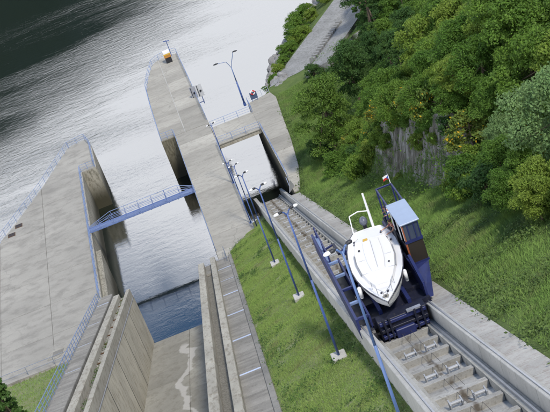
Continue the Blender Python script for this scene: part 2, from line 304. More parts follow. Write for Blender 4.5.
def vnoise(x, y, s=1.0, seed=0):       # smooth value noise, numpy
    x = np.asarray(x, float)/s; y = np.asarray(y, float)/s
    xi, yi = np.floor(x).astype(int), np.floor(y).astype(int); fx, fy = x-xi, y-yi
    fx, fy = fx*fx*(3-2*fx), fy*fy*(3-2*fy)
    h = lambda a, b: ((np.sin(a*127.1+b*311.7+seed*74.7)*43758.5453) % 1.0)
    return (h(xi, yi)*(1-fx)+h(xi+1, yi)*fx)*(1-fy)+(h(xi, yi+1)*(1-fx)+h(xi+1, yi+1)*fx)*fy
def sstep(a, b, x):
    t = np.clip((np.asarray(x, float)-a)/(b-a), 0, 1); return t*t*(3-2*t)
# ------------------------------------------------------------------ water
m, t, b = newmat('river_water'); L = t.links
g = N(t, 'ShaderNodeNewGeometry')
mp = N(t, 'ShaderNodeMapping'); L.new(g.outputs['Position'], mp.inputs[0]); mp.inputs['Rotation'].default_value = (0, 0, rad(22)); mp.inputs['Scale'].default_value = (0.95, 1.9, 1)
n1 = N(t, 'ShaderNodeTexNoise', Scale=0.55, Detail=4.0, Roughness=0.55, Distortion=0.4); L.new(mp.outputs[0], n1.inputs['Vector'])
n2 = N(t, 'ShaderNodeTexNoise', Scale=3.0, Detail=4.0, Roughness=0.65); L.new(mp.outputs[0], n2.inputs['Vector'])
sp = N(t, 'ShaderNodeSeparateXYZ'); L.new(g.outputs['Position'], sp.inputs[0])
# open river is rougher than the sheltered canal
rr = N(t, 'ShaderNodeMapRange', _interpolation_type='SMOOTHSTEP'); rr.inputs[1].default_value = 135; rr.inputs[2].default_value = 190; rr.inputs[3].default_value = 0.04; rr.inputs[4].default_value = 0.20; L.new(sp.outputs['Y'], rr.inputs[0])
hm = N(t, 'ShaderNodeMath', _operation='MULTIPLY_ADD'); L.new(n2.outputs['Fac'], hm.inputs[0]); hm.inputs[1].default_value = 0.28; L.new(n1.outputs['Fac'], hm.inputs[2])
mp3 = N(t, 'ShaderNodeMapping'); L.new(g.outputs['Position'], mp3.inputs[0]); mp3.inputs['Rotation'].default_value = (0, 0, rad(28)); mp3.inputs['Scale'].default_value = (0.35, 1.6, 1)
n3 = N(t, 'ShaderNodeTexNoise', Scale=0.045, Detail=4.0, Roughness=0.6, Distortion=0.6); L.new(mp3.outputs[0], n3.inputs['Vector'])
r3 = N(t, 'ShaderNodeMapRange'); r3.inputs[1].default_value = .42; r3.inputs[2].default_value = .72; r3.inputs[3].default_value = .6; r3.inputs[4].default_value = 2.6; L.new(n3.outputs['Fac'], r3.inputs[0])
rm = N(t, 'ShaderNodeMath', _operation='MULTIPLY'); L.new(rr.outputs[0], rm.inputs[0]); L.new(r3.outputs[0], rm.inputs[1])
bu = N(t, 'ShaderNodeBump', Distance=0.10); L.new(rm.outputs[0], bu.inputs['Strength']); L.new(hm.outputs[0], bu.inputs['Height'])
b.inputs['Base Color'].default_value = (0.008, 0.013, 0.009, 1); b.inputs['Roughness'].default_value = 0.7; b.inputs['Specular IOR Level'].default_value = 0.0
L.new(bu.outputs[0], b.inputs['Normal'])
gl = N(t, 'ShaderNodeBsdfGlossy', Roughness=0.012); L.new(bu.outputs[0], gl.inputs['Normal'])
fr = N(t, 'ShaderNodeFresnel', IOR=3.6); L.new(bu.outputs[0], fr.inputs['Normal'])
ms = N(t, 'ShaderNodeMixShader'); L.new(fr.outputs[0], ms.inputs[0]); L.new(b.outputs[0], ms.inputs[1]); L.new(gl.outputs[0], ms.inputs[2])
L.new(ms.outputs[0], [x for x in t.nodes if x.type == 'OUTPUT_MATERIAL'][0].inputs[0])
wm = MB().add([(-900, 60, 0), (900, 60, 0), (900, 1500, 0), (-900, 1500, 0)], [(0, 1, 2, 3)])
tag(wm.build('water', MATS['river_water']), kind='structure')
# river bed far below keeps the sheet from floating over nothing
mb = MB().add([(-900, -60, -9), (900, -60, -9), (900, 1500, -9), (-900, 1500, -9)], [(0, 1, 2, 3)])
tag(mb.build('river_bed', plain('river_mud', (0.08, 0.07, 0.05), 0.9)), kind='structure')
# ------------------------------------------------------------------ far wooded hills (seen mirrored in the river)
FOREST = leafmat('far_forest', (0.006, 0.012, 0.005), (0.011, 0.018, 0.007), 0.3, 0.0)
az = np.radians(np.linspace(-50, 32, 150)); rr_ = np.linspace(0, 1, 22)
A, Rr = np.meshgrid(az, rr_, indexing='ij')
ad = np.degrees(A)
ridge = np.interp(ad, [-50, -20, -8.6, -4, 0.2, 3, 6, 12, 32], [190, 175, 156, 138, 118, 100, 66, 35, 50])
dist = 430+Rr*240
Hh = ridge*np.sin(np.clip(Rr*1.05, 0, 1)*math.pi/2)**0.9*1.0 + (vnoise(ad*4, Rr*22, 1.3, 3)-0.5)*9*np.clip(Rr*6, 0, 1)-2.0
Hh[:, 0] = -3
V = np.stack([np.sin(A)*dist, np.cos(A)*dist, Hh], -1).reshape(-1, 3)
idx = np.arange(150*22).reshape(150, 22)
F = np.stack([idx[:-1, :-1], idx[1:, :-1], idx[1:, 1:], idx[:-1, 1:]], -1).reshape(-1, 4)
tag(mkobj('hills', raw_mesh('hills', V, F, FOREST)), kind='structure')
# ------------------------------------------------------------------ right hillside terrain
XE = lambda Y: np.interp(Y, [0, 139, 140.7, 146.2, 154.5, 163.8, 171, 180], [9.98, 9.98, 10.1, 11.4, 12.3, 13.0, 13.6, 14.2])
def hillz(X, Y):
    X = np.asarray(X, float); Y = np.asarray(Y, float)
    d = X-XE(Y); base = ZD+np.maximum(0, 138.7-Y)*T-0.22
    dc = np.maximum(d, 0)
    foot = np.interp(Y, [0, 60, 80, 110, 130, 150, 180], [9.5, 8.5, 6.3, 5.6, 5.2, 6.5, 9])
    cm = sstep(73, 83, Y)*(1-sstep(108, 120, Y))
    g1 = np.interp(Y, [0, 130, 150, 175], [0.30, 0.30, 0.22, 0.10])
    z = base+g1*np.minimum(dc, foot)
    over = np.maximum(dc-foot, 0)
    z = z+cm*5.2*sstep(0, 2.6, over)+0.58*np.maximum(over-1.5*cm, 0)*np.interp(Y, [0, 150, 180], [1, 0.9, 0.55])
    z = z+(vnoise(X, Y, 2.3, 1)-0.5)*0.35*np.clip(dc/1.5, 0, 1)+(vnoise(X, Y, 7, 2)-0.5)*0.9*np.clip(dc/4, 0, 1)
    rib = (vnoise(Y, X*.6, 1.9, 5)-0.5)*2.4+(vnoise(Y, X*1.5, 0.75, 6)-0.5)*1.1+(vnoise(Y, X*2.2, 0.33, 16)-0.5)*.5
    z = z+rib*cm*sstep(0.1, 0.9, over)*(1-sstep(2.4, 4.0, over))
    return z
m, t, b = newmat('hillside_ground'); L = t.links
g = N(t, 'ShaderNodeNewGeometry'); sp = N(t, 'ShaderNodeSeparateXYZ'); L.new(g.outputs['True Normal'], sp.inputs[0])
n1 = N(t, 'ShaderNodeTexNoise', Scale=0.8, Detail=6.0); L.new(g.outputs['Position'], n1.inputs['Vector'])
cr = N(t, 'ShaderNodeMix', _data_type='RGBA'); L.new(n1.outputs['Fac'], cr.inputs[0]); cr.inputs[6].default_value = (0.075, 0.125, 0.034, 1); cr.inputs[7].default_value = (0.15, 0.19, 0.065, 1)
mp = N(t, 'ShaderNodeMapping'); L.new(g.outputs['Position'], mp.inputs[0]); mp.inputs['Scale'].default_value = (1.0, 1.2, 0.5)
n2 = N(t, 'ShaderNodeTexNoise', Scale=1.2, Detail=7.0, Roughness=0.65); L.new(mp.outputs[0], n2.inputs['Vector'])
ck = N(t, 'ShaderNodeValToRGB'); L.new(n2.outputs['Fac'], ck.inputs[0])
ck.color_ramp.elements[0].position = 0.32; ck.color_ramp.elements[0].color = (0.045, 0.045, 0.03, 1); ck.color_ramp.elements[1].position = 0.66; ck.color_ramp.elements[1].color = (0.27, 0.275, 0.265, 1)
e = ck.color_ramp.elements.new(0.5); e.color = (0.135, 0.132, 0.115, 1)
rs = N(t, 'ShaderNodeMapRange', _interpolation_type='SMOOTHSTEP'); rs.inputs[1].default_value = 0.50; rs.inputs[2].default_value = 0.66; rs.inputs[3].default_value = 1; rs.inputs[4].default_value = 0; L.new(sp.outputs['Z'], rs.inputs[0])
mxn = N(t, 'ShaderNodeMix', _data_type='RGBA'); L.new(rs.outputs[0], mxn.inputs[0]); L.new(cr.outputs[2], mxn.inputs[6]); L.new(ck.outputs[0], mxn.inputs[7])
L.new(mxn.outputs[2], b.inputs['Base Color']); b.inputs['Roughness'].default_value = 0.95; b.inputs['Specular IOR Level'].default_value = 0.1
bu = N(t, 'ShaderNodeBump', Strength=0.9, Distance=0.5); L.new(n2.outputs['Fac'], bu.inputs['Height']); L.new(bu.outputs[0], b.inputs['Normal'])
HILLM = MATS['hillside_ground']
Ys = np.concatenate([np.arange(14, 70, 0.45), np.arange(70, 122, .22), np.arange(122, 176.1, .45), [176.2]]); us = np.concatenate([np.arange(-0.55, 5, 0.4), np.arange(5, 11, .16), np.arange(11, 16, .4), np.linspace(16.5, 90, 40)])
YY, UU = np.meshgrid(Ys, us, indexing='ij'); XX = XE(YY)+UU; ZZ = hillz(XX, YY); ZZ[-1] = -5
V = np.stack([XX, YY, ZZ], -1).reshape(-1, 3); ny, nu = YY.shape; idx = np.arange(ny*nu).reshape(ny, nu)
F = np.stack([idx[:-1, :-1], idx[:-1, 1:], idx[1:, 1:], idx[1:, :-1]], -1).reshape(-1, 4)
tag(mkobj('hillside', raw_mesh('hillside', V, F, HILLM, smooth=True)), kind='structure')
# river bank beyond the quay, in coordinates along / across the embankment road
TD = np.array([0.555, 0.832]); ED = np.array([0.832, -0.555]); R0 = np.array([17.0, 176.0])
ES = lambda tt: np.interp(tt, [-12, 0, 13, 23, 32, 49, 120], [-3.4, -3.6, -10.8, -14, -15, -14.7, -14])
def te(X, Y): return ((X-R0[0])*TD[0]+(Y-R0[1])*TD[1], (X-R0[0])*ED[0]+(Y-R0[1])*ED[1])
def bankz_te(tt, e):
    es = ES(tt); D = np.maximum(-3.3-es, 0.6)
    z = np.where(e < -3.3, 6.3*np.clip(1-(-3.3-e)/D, -0.6, 1)**1.0, 6.3)
    z = np.where(e < es, -1.2*(es-e), z)
    z = z+0.55*np.maximum(e-3.4, 0)-0.4*(np.abs(e-6) < 2.2)
    return z+(vnoise(tt, e, 2.5, 8)-0.5)*0.5*np.where(np.abs(e) < 3.3, 0.05, 1)
tt, ee = np.meshgrid(np.arange(-11, 110, 1.0), np.concatenate([np.arange(-19, 12, 0.7), np.linspace(13, 80, 25)]), indexing='ij')
zz = bankz_te(tt, ee); XX = R0[0]+tt*TD[0]+ee*ED[0]; YY = R0[1]+tt*TD[1]+ee*ED[1]
zz = np.where((YY < 174.2) & (XX < 15.5), -4, zz); zz = np.where((YY < 173.5), np.minimum(zz, 5.4), zz)
V = np.stack([XX, YY, zz], -1).reshape(-1, 3); ny, nu = tt.shape; idx = np.arange(ny*nu).reshape(ny, nu)
F = np.stack([idx[:-1, :-1], idx[:-1, 1:], idx[1:, 1:], idx[1:, :-1]], -1).reshape(-1, 4)
tag(mkobj('river_bank', raw_mesh('river_bank', V, F, HILLM, smooth=True)), kind='structure')
mb = MB(); ts = np.arange(-2.0, 60, 2.0)
for a, c in zip(ts[:-1], ts[1:]):
    P = lambda tt_, e_, z_: (R0[0]+tt_*TD[0]+e_*ED[0], R0[1]+tt_*TD[1]+e_*ED[1], z_)
    mb.hexa([P(a, -3, 5.6), P(a, 3.1, 5.6), P(c, 3.1, 5.6), P(c, -3, 5.6), P(a, -3, 6.42), P(a, 3.1, 6.62), P(c, 3.1, 6.62), P(c, -3, 6.42)]); mb.hexa([P(a, 3.95, 5.0), P(a, 8.5, 5.0), P(c, 8.5, 5.0), P(c, 3.95, 5.0), P(a, 3.95, 8.0), P(a, 8.5, 9.7), P(c, 8.5, 9.7), P(c, 3.95, 8.0)])
tag(mb.build('embankment_road', ROADC), kind='structure')
th = thing('buttressed_retaining_wall', P(9, 3.6, 6.4), 'low concrete retaining wall with dark slots above the grey embankment road', 'wall')
MB().hexa([P(3, 3.35, 6.2), P(3, 3.9, 6.2), P(17, 3.9, 6.2), P(17, 3.35, 6.2), P(3, 3.35, 7.3), P(3, 3.9, 7.3), P(17, 3.9, 7.3), P(17, 3.35, 7.3)]).build('wall_back', DKMETAL, th)  # back coloured dark to paint the shadow between the buttresses
for k in range(14):
    a = 3+k*1.0
    MB().hexa([P(a, 2.6, 6.3), P(a, 3.94, 6.3), P(a+.5, 3.94, 6.3), P(a+.5, 2.6, 6.3), P(a, 3.0, 8.35), P(a, 3.94, 8.35), P(a+.5, 3.94, 8.35), P(a+.5, 3.0, 8.35)]).build('buttress', ROADC, th)
# ------------------------------------------------------------------ piers and quays
def clip(poly, x0, x1, y0, y1):
    for ax, lim, sg in ((0, x0, 1), (0, x1, -1), (1, y0, 1), (1, y1, -1)):
        out = []
        for i in range(len(poly)):
            p, q = poly[i], poly[(i+1) % len(poly)]; dp, dq = (p[ax]-lim)*sg, (q[ax]-lim)*sg
            if dp >= 0: out.append(p)
            if dp*dq < 0:
                s = dp/(dp-dq); out.append((p[0]+(q[0]-p[0])*s, p[1]+(q[1]-p[1])*s))
        poly = out
        if len(poly) < 3: return []
    return poly
def slabs(parent, polys, xs, ys, mat, gap=0.055, z0=ZD-0.16, z1=ZD):
    for poly in polys:
        for xa, xb in zip(xs[:-1], xs[1:]):
            for ya, yb in zip(ys[:-1], ys[1:]):
                c = clip(poly, xa+gap, xb-gap, ya+gap, yb-gap)
                if len(c) < 3: continue
                A = abs(sum(c[i][0]*c[(i+1) % len(c)][1]-c[(i+1) % len(c)][0]*c[i][1] for i in range(len(c))))/2
                if A > 0.3: MB().prism(c, z0, z1+random.uniform(-0.006, 0.006)).build('slab', mat, parent)
cp = thing('central_pier', (0, 165, 0), 'long concrete pier with pointed tip between canal and boat lift basin', 'pier')
CPW = [(-5.0, 171.1), (2.78, 171.1), (2.6, 206.3), (0.9, 207.0), (-1.0, 206.4), (-2.4, 205.0), (-3.9, 198.9), (-4.75, 194)]
CPN = [(-2.8, 128.3), (2.78, 128.3), (2.78, 171.1), (-2.8, 171.1)]
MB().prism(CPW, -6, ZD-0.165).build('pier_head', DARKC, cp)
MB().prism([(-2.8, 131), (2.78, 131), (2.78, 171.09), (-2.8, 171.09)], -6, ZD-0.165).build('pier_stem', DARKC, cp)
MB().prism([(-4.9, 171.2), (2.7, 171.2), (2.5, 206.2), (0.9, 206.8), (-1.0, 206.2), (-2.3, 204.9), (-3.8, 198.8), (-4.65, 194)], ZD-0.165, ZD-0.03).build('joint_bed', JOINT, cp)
MB().prism([(-2.7, 128.4), (2.7, 128.4), (2.7, 171.05), (-2.7, 171.05)], ZD-0.165, ZD-0.03).build('joint_bed', JOINT, cp)
slabs(cp, [CPN], [-2.8, 2.78], [128.3, 131.6, 136, 140.3, 145, 149.3, 154, 158.5, 163, 167, 171.1], DECK)
slabs(cp, [CPW], [-5.2, -1.05, 2.8], [171.1, 175.5, 180, 184.5, 189, 193.5, 198, 202.5, 208], DECK)
lp = thing('left_pier', (-25, 150, 0), 'broad concrete pier at the left with a railed corner pointing into the river', 'pier')
LPA = [(-17.85, 120.6), (-17.85, 171.2), (-24.2, 171.2), (-28.8, 161.9), (-31.1, 157.9), (-47, 131), (-53, 120.6)]
LPB = [(-15.55, 171.2), (-15.7, 180.2), (-16.4, 183.4), (-19.5, 182.6), (-24.2, 171.2)]
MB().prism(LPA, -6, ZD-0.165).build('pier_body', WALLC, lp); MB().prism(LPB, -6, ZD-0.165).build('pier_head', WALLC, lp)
slabs(lp, [LPA, LPB], [-54, -46, -38.5, -31, -24.4, -15], [120.5, 127.5, 135, 142.5, 150, 157.5, 164.5, 171.2, 184], LDECK, gap=0.022)
MB().box(-17.86, -17.2, 131, 146, -3, ZD-0.9).build('fender_ledge', WALLC, lp)
eq = thing('boat_lift_quay', (11, 157, 0), 'curving concrete quay path between lift basin and grassy hillside', 'quay')
EQ1 = [(9.4, 161.9), (9.4, 172.5), (13.3, 173.6), (13.75, 171), (13.15, 163.8), (13.0, 161.9)]
EQ2 = [(9.35, 139.2), (9.45, 146), (9.4, 161.9), (13.0, 161.9), (12.45, 154.5), (11.55, 146.2), (10.2, 139.2)]
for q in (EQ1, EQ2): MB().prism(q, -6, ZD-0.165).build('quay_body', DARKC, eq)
slabs(eq, [EQ1, EQ2], [9, 14.5], [139.2, 143.5, 148, 152.5, 157, 161.9, 167.5, 174], DECK, 0.03)
# small concrete bridge over the mouth of the lift basin
sb = thing('basin_bridge', (6.1, 165.3, ZD), 'short flat concrete bridge across the mouth of lift basin', 'bridge')
MB().box(2.79, 9.39, 161.9, 168.8, ZD-0.15, ZD+0.03).build('bridge_slab', DECK, sb, bevel=0.02)
MB().box(2.79, 9.39, 162.0, 162.6, ZD-0.75, ZD-0.151).build('girder', BEAMC, sb); MB().box(2.79, 9.39, 168.1, 168.7, ZD-0.75, ZD-0.151).build('girder', BEAMC, sb)
# ------------------------------------------------------------------ railings
def railing(label, pts, h=1.1, sp=1.9, heights=(1.1, 0.72, 0.36), r=0.03, mat=RAILP, name='railing', pr=0.035, group=None):
    pts = [Vector(p) for p in pts]; th = thing(name, pts[0], label, 'railing', group)
    for hh in heights:
        MB().tube([p+Vector((0, 0, hh)) for p in pts], r if hh == heights[0] else r*0.75, 6).build('rail', mat, th)
    post = None
    for i, (a, c) in enumerate(zip(pts[:-1], pts[1:])):
        n = max(1, round((c-a).length/sp))
        for k in range(n+(1 if i == len(pts)-2 else 0)):
            p = a.lerp(c, k/n)
            if post is None: post = MB().cyl(p, p+Vector((0, 0, h)), pr, 6).build('post', mat, th, org=p)
            else: inst(post, p, th)
    return th
Z = ZD
railing('blue railing along the river side of the left pier', [(-53, 120.8, Z), (-46.8, 131.1, Z), (-31, 157.8, Z), (-24.4, 170.7, Z), (-19.4, 182.4, Z)])
railing('short blue railing across the far tip of the left pier', [(-19.3, 182.4, Z), (-16.5, 183.2, Z), (-15.8, 180.1, Z)])
railing('blue railing on the jutting edge beside left pier tip', [(-15.85, 179.6, Z), (-15.72, 171.5, Z)])
railing('short blue railing above the gate niche of the left pier', [(-17.9, 171.3, Z), (-15.75, 171.3, Z)], sp=1.1)
railing('long blue railing along the canal edge of the left pier', [(-18.0, 131.6, Z), (-18.0, 149.2, Z), (-18.0, 151.9, Z), (-18.0, 171.1, Z)], r=0.04)
railing('blue railing round the rounded river side of the central pier tip', [(-4.9, 171.8, Z), (-4.85, 184, Z), (-4.65, 193.8, Z), (-3.8, 198.7, Z), (-2.3, 204.8, Z), (-0.9, 206.2, Z), (0.9, 206.8, Z)])
railing('short blue railing above the dark gate niche of central pier', [(-4.9, 171.25, Z), (-2.85, 171.25, Z)], sp=1.1)
railing('blue railing along the canal edge of the central pier', [(-2.7, 132.0, Z), (-2.7, 149.4, Z), (-2.7, 152.1, Z), (-2.7, 171.1, Z)])
railing('blue railing along the lift side of central pier tip', [(0.95, 206.8, Z), (2.5, 206.2, Z), (2.66, 190, Z), (2.7, 172.5, Z)])
railing('blue railing along central pier beside the lift basin', [(2.7, 133.6, Z), (2.7, 148, Z), (2.7, 161.7, Z)])
railing('blue railing on the river side of the small basin bridge', [(2.9, 168.65, Z+.03), (9.3, 168.65, Z+.03)], sp=2.1)
railing('blue railing on the lift side of the small basin bridge', [(2.9, 162.05, Z+.03), (9.3, 162.05, Z+.03)], sp=2.1)
railing('blue railing along the quay path above the dark basin wall', [(9.5, 143.6, Z), (9.52, 150, Z), (9.5, 161.8, Z)])
railing('light railing at the end of the quay by the river', [(9.5, 172.4, Z), (13.2, 173.4, Z)], sp=1.3, mat=plain('pale_railing_paint', (0.42, 0.47, 0.56), 0.5))
railing('blue corner railing beside the foot of the tall quay lamp', [(9.5, 168.9, Z), (9.5, 172.2, Z)], sp=1.1)
railing('grey-blue railing between left pier and the grass slope', [(-44, 120.9, Z), (-24.4, 120.9, Z), (-19.2, 120.9, Z)], sp=3.2, mat=plain('grey_railing_paint', (0.20, 0.23, 0.30), 0.5), heights=(1.1, 0.5))
# ------------------------------------------------------------------ footbridge over the canal
fb = thing('footbridge', (-10.3, 150.6, ZD), 'blue steel footbridge spanning the canal between the two piers', 'bridge')
X0, X1 = -18.2, -2.6; ZB = ZD+0.12
for y in (150.05, 151.35):
    MB().box(X0, X1, y-.05, y+.05, ZB-.17, ZB).build('girder', BRIDGEP, fb)
for k in range(13):
    x = X0+(X1-X0)*k/12; MB().box(x-.05, x+.05, 150.1, 151.3, ZB-.3, ZB-.2).build('cross_member', BRIDGEP, fb)
MB().box(X0+.05, X1-.05, 150.42, 151.29, ZB-.18, ZB-.1).build('walkway', plain('bridge_grating', (0.14, 0.19, 0.33), 0.6), fb)
for y in (150.05, 151.35):
    prof = [(X0, .1), (X0+3.6, 1.25), (X1-2.4, 1.25), (X1, .25)]
    for fr_ in (1.0, 0.66, 0.33):
        MB().tube([Vector((x, y, ZB+hh*fr_)) for x, hh in prof], 0.036 if fr_ == 1 else 0.026, 6).build('rail', RAILP if y > 151 else BRIDGEP, fb)
    for k in range(1, 9):
        x = X0+k*(X1-X0)/8.0-0.2; hh = np.interp(x, [p[0] for p in prof], [p[1] for p in prof])
        MB().bar((x, y, ZB), (x, y, ZB+hh), 0.055 if k != 6 else 0.09).build('post', BRIDGEP, fb)
# ------------------------------------------------------------------ big chute (unfinished ship lift)
cf = thing('chute_floor', (-9.5, 100, FL(100)), 'sloping stained concrete chute floor running down into the canal water', 'ramp')
YA, YB = 35.0, 140.0
MB().rbox(-13.98, -5.2, YA, YB, lambda y: FL(y)-0.05, lambda y: FL(y)-2.5).build('bed', plain('chute_joint_dirt', (0.075, 0.065, 0.045), 0.9), cf)
ys = np.arange(128.6-0.02, 34, -6.2)
for j, y in enumerate(ys):
    xs = [-13.97, -9.3, -7.4, -5.21]
    for xa, xb in zip(xs[:-1], xs[1:]):
        MB().rbox(xa+.02, xb-.02, y-6.17, y, lambda q: FL(q)+random.uniform(0, .002), 0.12).build('slab', FLOORC, cf)
def beam(name, label, x0, x1, ya, yb, depth, cat='wall', mat=BEAMC, piece=9.0):
    th = thing(name, ((x0+x1)/2, yb, BT(yb)-depth), label, cat); y = yb
    while y > ya:
        y2 = max(ya, y-piece); MB().rbox(x0, x1, y2+.02, y-.02, BT, depth).build('beam_segment', mat, th, bevel=0.04); y = y2
    return th
lw = thing('chute_left_wall', (-14.2, 128.9, 0), 'tall beige panelled concrete wall on the left side of the chute', 'wall')
MB().rbox(-14.42, -14.0, 35, 129.0, BT, lambda y: BT(y)-1.14).build('wall_cap', BEAMC, lw); MB().rbox(-14.41, -14.01, 35, 128.97, lambda y: BT(y)-1.145, lambda y: -5).build('wall_core', DARKC, lw)
for k, y in enumerate(np.arange(128.98, 40, -11.4)):
    q = lambda s, h: (y-s+h*0.0, BT(y-s)-1.15-h)
    y2 = max(y-11.28, 35)
    # panel faces stand 7 cm proud, joints lean with the ramp
    MB().hexa([(-14.0, y-.0, FL(y)-1.5), (-13.93, y, FL(y)-1.5), (-13.93, y2, FL(y2)-1.5), (-14.0, y2, FL(y2)-1.5), (-14.0, y, BT(y)-1.15), (-13.93, y, BT(y)-1.15), (-13.93, y2, BT(y2)-1.15), (-14.0, y2, BT(y2)-1.15)]).build('panel', PANELC, lw)
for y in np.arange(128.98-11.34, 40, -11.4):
    MB().hexa([(-13.96, y-.11, FL(y)-.6), (-13.922, y-.11, FL(y)-.6), (-13.922, y+.11, FL(y)-.6), (-13.96, y+.11, FL(y)-.6), (-13.96, y-.11, BT(y)-1.2), (-13.922, y-.11, BT(y)-1.2), (-13.922, y+.11, BT(y)-1.2), (-13.96, y+.11, BT(y)-1.2)]).build('joint', plain('joint_recess_shade', (.06, .055, .045), .9) if 'joint_recess_shade' not in MATS else MATS['joint_recess_shade'], lw)  # dark strips paint the recess shadow along each panel joint
MB().cyl((-13.9, 128.9, BT(128.9)-1.1), (-13.9, 36, BT(36)-1.1), 0.05, 8).build('pipe', STEEL, lw)
beam('chute_rail_beam', 'weedy concrete rail beam beside the left chute wall', -16.0, -15.27, 40, 127.8, 1.6, 'beam')
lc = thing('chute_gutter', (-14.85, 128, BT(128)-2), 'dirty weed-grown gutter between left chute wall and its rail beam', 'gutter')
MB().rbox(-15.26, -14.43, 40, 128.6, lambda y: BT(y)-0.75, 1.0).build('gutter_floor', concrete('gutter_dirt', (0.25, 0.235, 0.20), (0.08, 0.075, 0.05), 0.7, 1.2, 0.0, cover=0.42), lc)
for k in range(46):
    y = 127.6-k*0.85; MB().rbox(-15.24, -14.8, y-.2, y, lambda q: BT(q)-0.6, 0.15).build('sleeper', RUST if k % 5 == 2 else BEDC, lc)
# solid mass under stairs and beams at the left
fm = thing('left_chute_foundation', (-17, 128, 0), 'concrete foundation block carrying the left chute stairs', 'foundation')
MB().rbox(-18.3, -14.43, 35, 130.2, lambda y: BT(y)-1.81, lambda y: -5).build('block', WALLC, fm)
MB().rbox(-16.41, -16.01, 35, 128, lambda y: BT(y)-1.5, .28).build('drain', plain('shaded_gap', (.03, .03, .02), .95), fm)  # filler strip painted near black as the shade deep in this gap
MB().rbox(-18.3, -17.86, 35, 129.9, lambda y: BT(y)-0.25, lambda y: BT(y)-1.79).build('stringer', STEPC, fm)
rw = beam('chute_inner_rail_beam', 'pale concrete rail beam along the right side of the chute', -5.2, -4.5, 35, 126.2, 1.3, 'beam')
MB().rbox(-5.19, -2.2, 35, 126.0, lambda y: BT(y)-1.31, lambda y: -5).build('wall_core', BEAMC, rw)
MB().cyl((-4.85, 126.1, BT(126.1)-1.0), (-4.85, 126.55, BT(126.1)-1.3), 0.34, 10).build('end_cap', BEAMC, rw)
rw2 = beam('chute_outer_rail_beam', 'stained concrete rail beam next to the right chute stairs', -3.68, -3.08, 35, 127.9, 1.3, 'beam')
gt = thing('beam_gutter', (-4.1, 120, BT(120)-1.3), 'narrow dirty gutter between the two right chute beams', 'gutter')
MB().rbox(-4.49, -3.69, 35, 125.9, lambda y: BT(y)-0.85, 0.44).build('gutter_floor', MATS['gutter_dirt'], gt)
for k in range(14):
    y = 125.6-k*0.5; MB().rbox(-4.46, -3.72, y-.16, y, lambda q: BT(q)-0.55, 0.28).build('sleeper', SLEEPC, gt)
def stairs(name, label, x0, x1, ya, yb, off, lands):
    th = thing(name, ((x0+x1)/2, yb, BT(yb)-1), label, 'stairs'); st = None; n = 0; y = yb
    run = 0.44
    while y > ya:
        if st is None:
            zt = BT(y-run)-off; st = MB().box(x0, x1, y-run, y, zt-0.5, zt).build('step', STEPC, th)
            o0 = ORIG[st.name].copy(); y_0 = y
        else: inst(st, o0+Vector((0, y-y_0, (y_0-y)*T)), th)
        y -= run; n += 1
    for l in lands:
        zt = BT(l)-off; MB().box(x0+.02, x1-.02, l-.75, l+.35, zt-.3, zt+.05).build('landing', LANDC, th)
    MB().rbox(x0+.01, x1-.01, ya, yb-.1, lambda q: BT(q)-off-0.45, 1.0).build('stair_base', STEPC, th)
    return th
stairs('concrete_stairs', 'long concrete stairs with pale landings between chute beam and grass', -3.07, -1.52, 42, 127.3, 0.75, [126.6, 118.5, 109.5, 100.5, 89.5, 78.5, 67])
stairs('concrete_stairs', 'grey concrete stairs with blue handrail beside the left pier', -17.85, -16.42, 58, 131.2, 0.25, [124.5, 112, 101, 90])
kb = thing('stair_kerb', (-1.3, 127, BT(127)-1), 'long concrete kerb between right chute stairs and grass bank', 'kerb')
y = 128.0
while y > 40:
    MB().rbox(-1.5, -1.1, y-5.96, y, lambda q: BT(q)-0.5, 0.9).build('kerb_stone', STEPC, kb, bevel=0.03); y -= 6
ra = [(-18.1, y, BT(y)-0.25) for y in (130.5, 60)]
railing('blue handrail climbing beside the left chute stairs', ra, sp=2.0, r=0.04)
railing('short pale handrail at the foot of the right chute stairs', [(-1.75, 130.4, ZD), (-1.75, 127.5, ZD+.9), (-1.75, 123.5, BT(123.5)-.7)], sp=1.6, mat=MATS['grey_railing_paint'], heights=(1.0, 0.5))
# ------------------------------------------------------------------ grass bank between chute and lift
def midz(X, Y):
    X = np.asarray(X, float); Y = np.asarray(Y, float)
    a = np.clip((X+1.1)/5.55, 0, 1); z0 = 8.2+(128.5-Y)*T-0.62; z1 = ZD+(138.7-Y)*T-1.4
    return z0*(1-a)+z1*a+(vnoise(X, Y, 1.7, 11)-.5)*.3*np.sin(a*math.pi)+(vnoise(X, Y, 5, 12)-.5)*.3*np.sin(a*math.pi)
m, t, b = newmat('grass_soil'); L = t.links
g = N(t, 'ShaderNodeNewGeometry'); n1 = N(t, 'ShaderNodeTexNoise', Scale=0.9, Detail=7.0, Roughness=0.65); L.new(g.outputs['Position'], n1.inputs['Vector'])
cr = N(t, 'ShaderNodeValToRGB'); L.new(n1.outputs['Fac'], cr.inputs[0]); cr.color_ramp.elements[0].position = .3; cr.color_ramp.elements[0].color = (.12, .18, .045, 1); cr.color_ramp.elements[1].position = .68; cr.color_ramp.elements[1].color = (.21, .215, .10, 1)
L.new(cr.outputs[0], b.inputs['Base Color']); b.inputs['Roughness'].default_value = 0.95
def gridmesh(name, xs, ys, fz, mat):
    XX, YY = np.meshgrid(xs, ys, indexing='ij'); V = np.stack([XX, YY, fz(XX, YY)], -1).reshape(-1, 3); nx, ny = XX.shape; idx = np.arange(nx*ny).reshape(nx, ny)
    F = np.stack([idx[:-1, :-1], idx[1:, :-1], idx[1:, 1:], idx[:-1, 1:]], -1).reshape(-1, 4)
    return tag(mkobj(name, raw_mesh(name, V, F, mat, smooth=True)), kind='structure')
gridmesh('grass_bank', np.linspace(-1.15, 4.6, 20), np.arange(20, 141, 0.6), midz, MATS['grass_soil'])
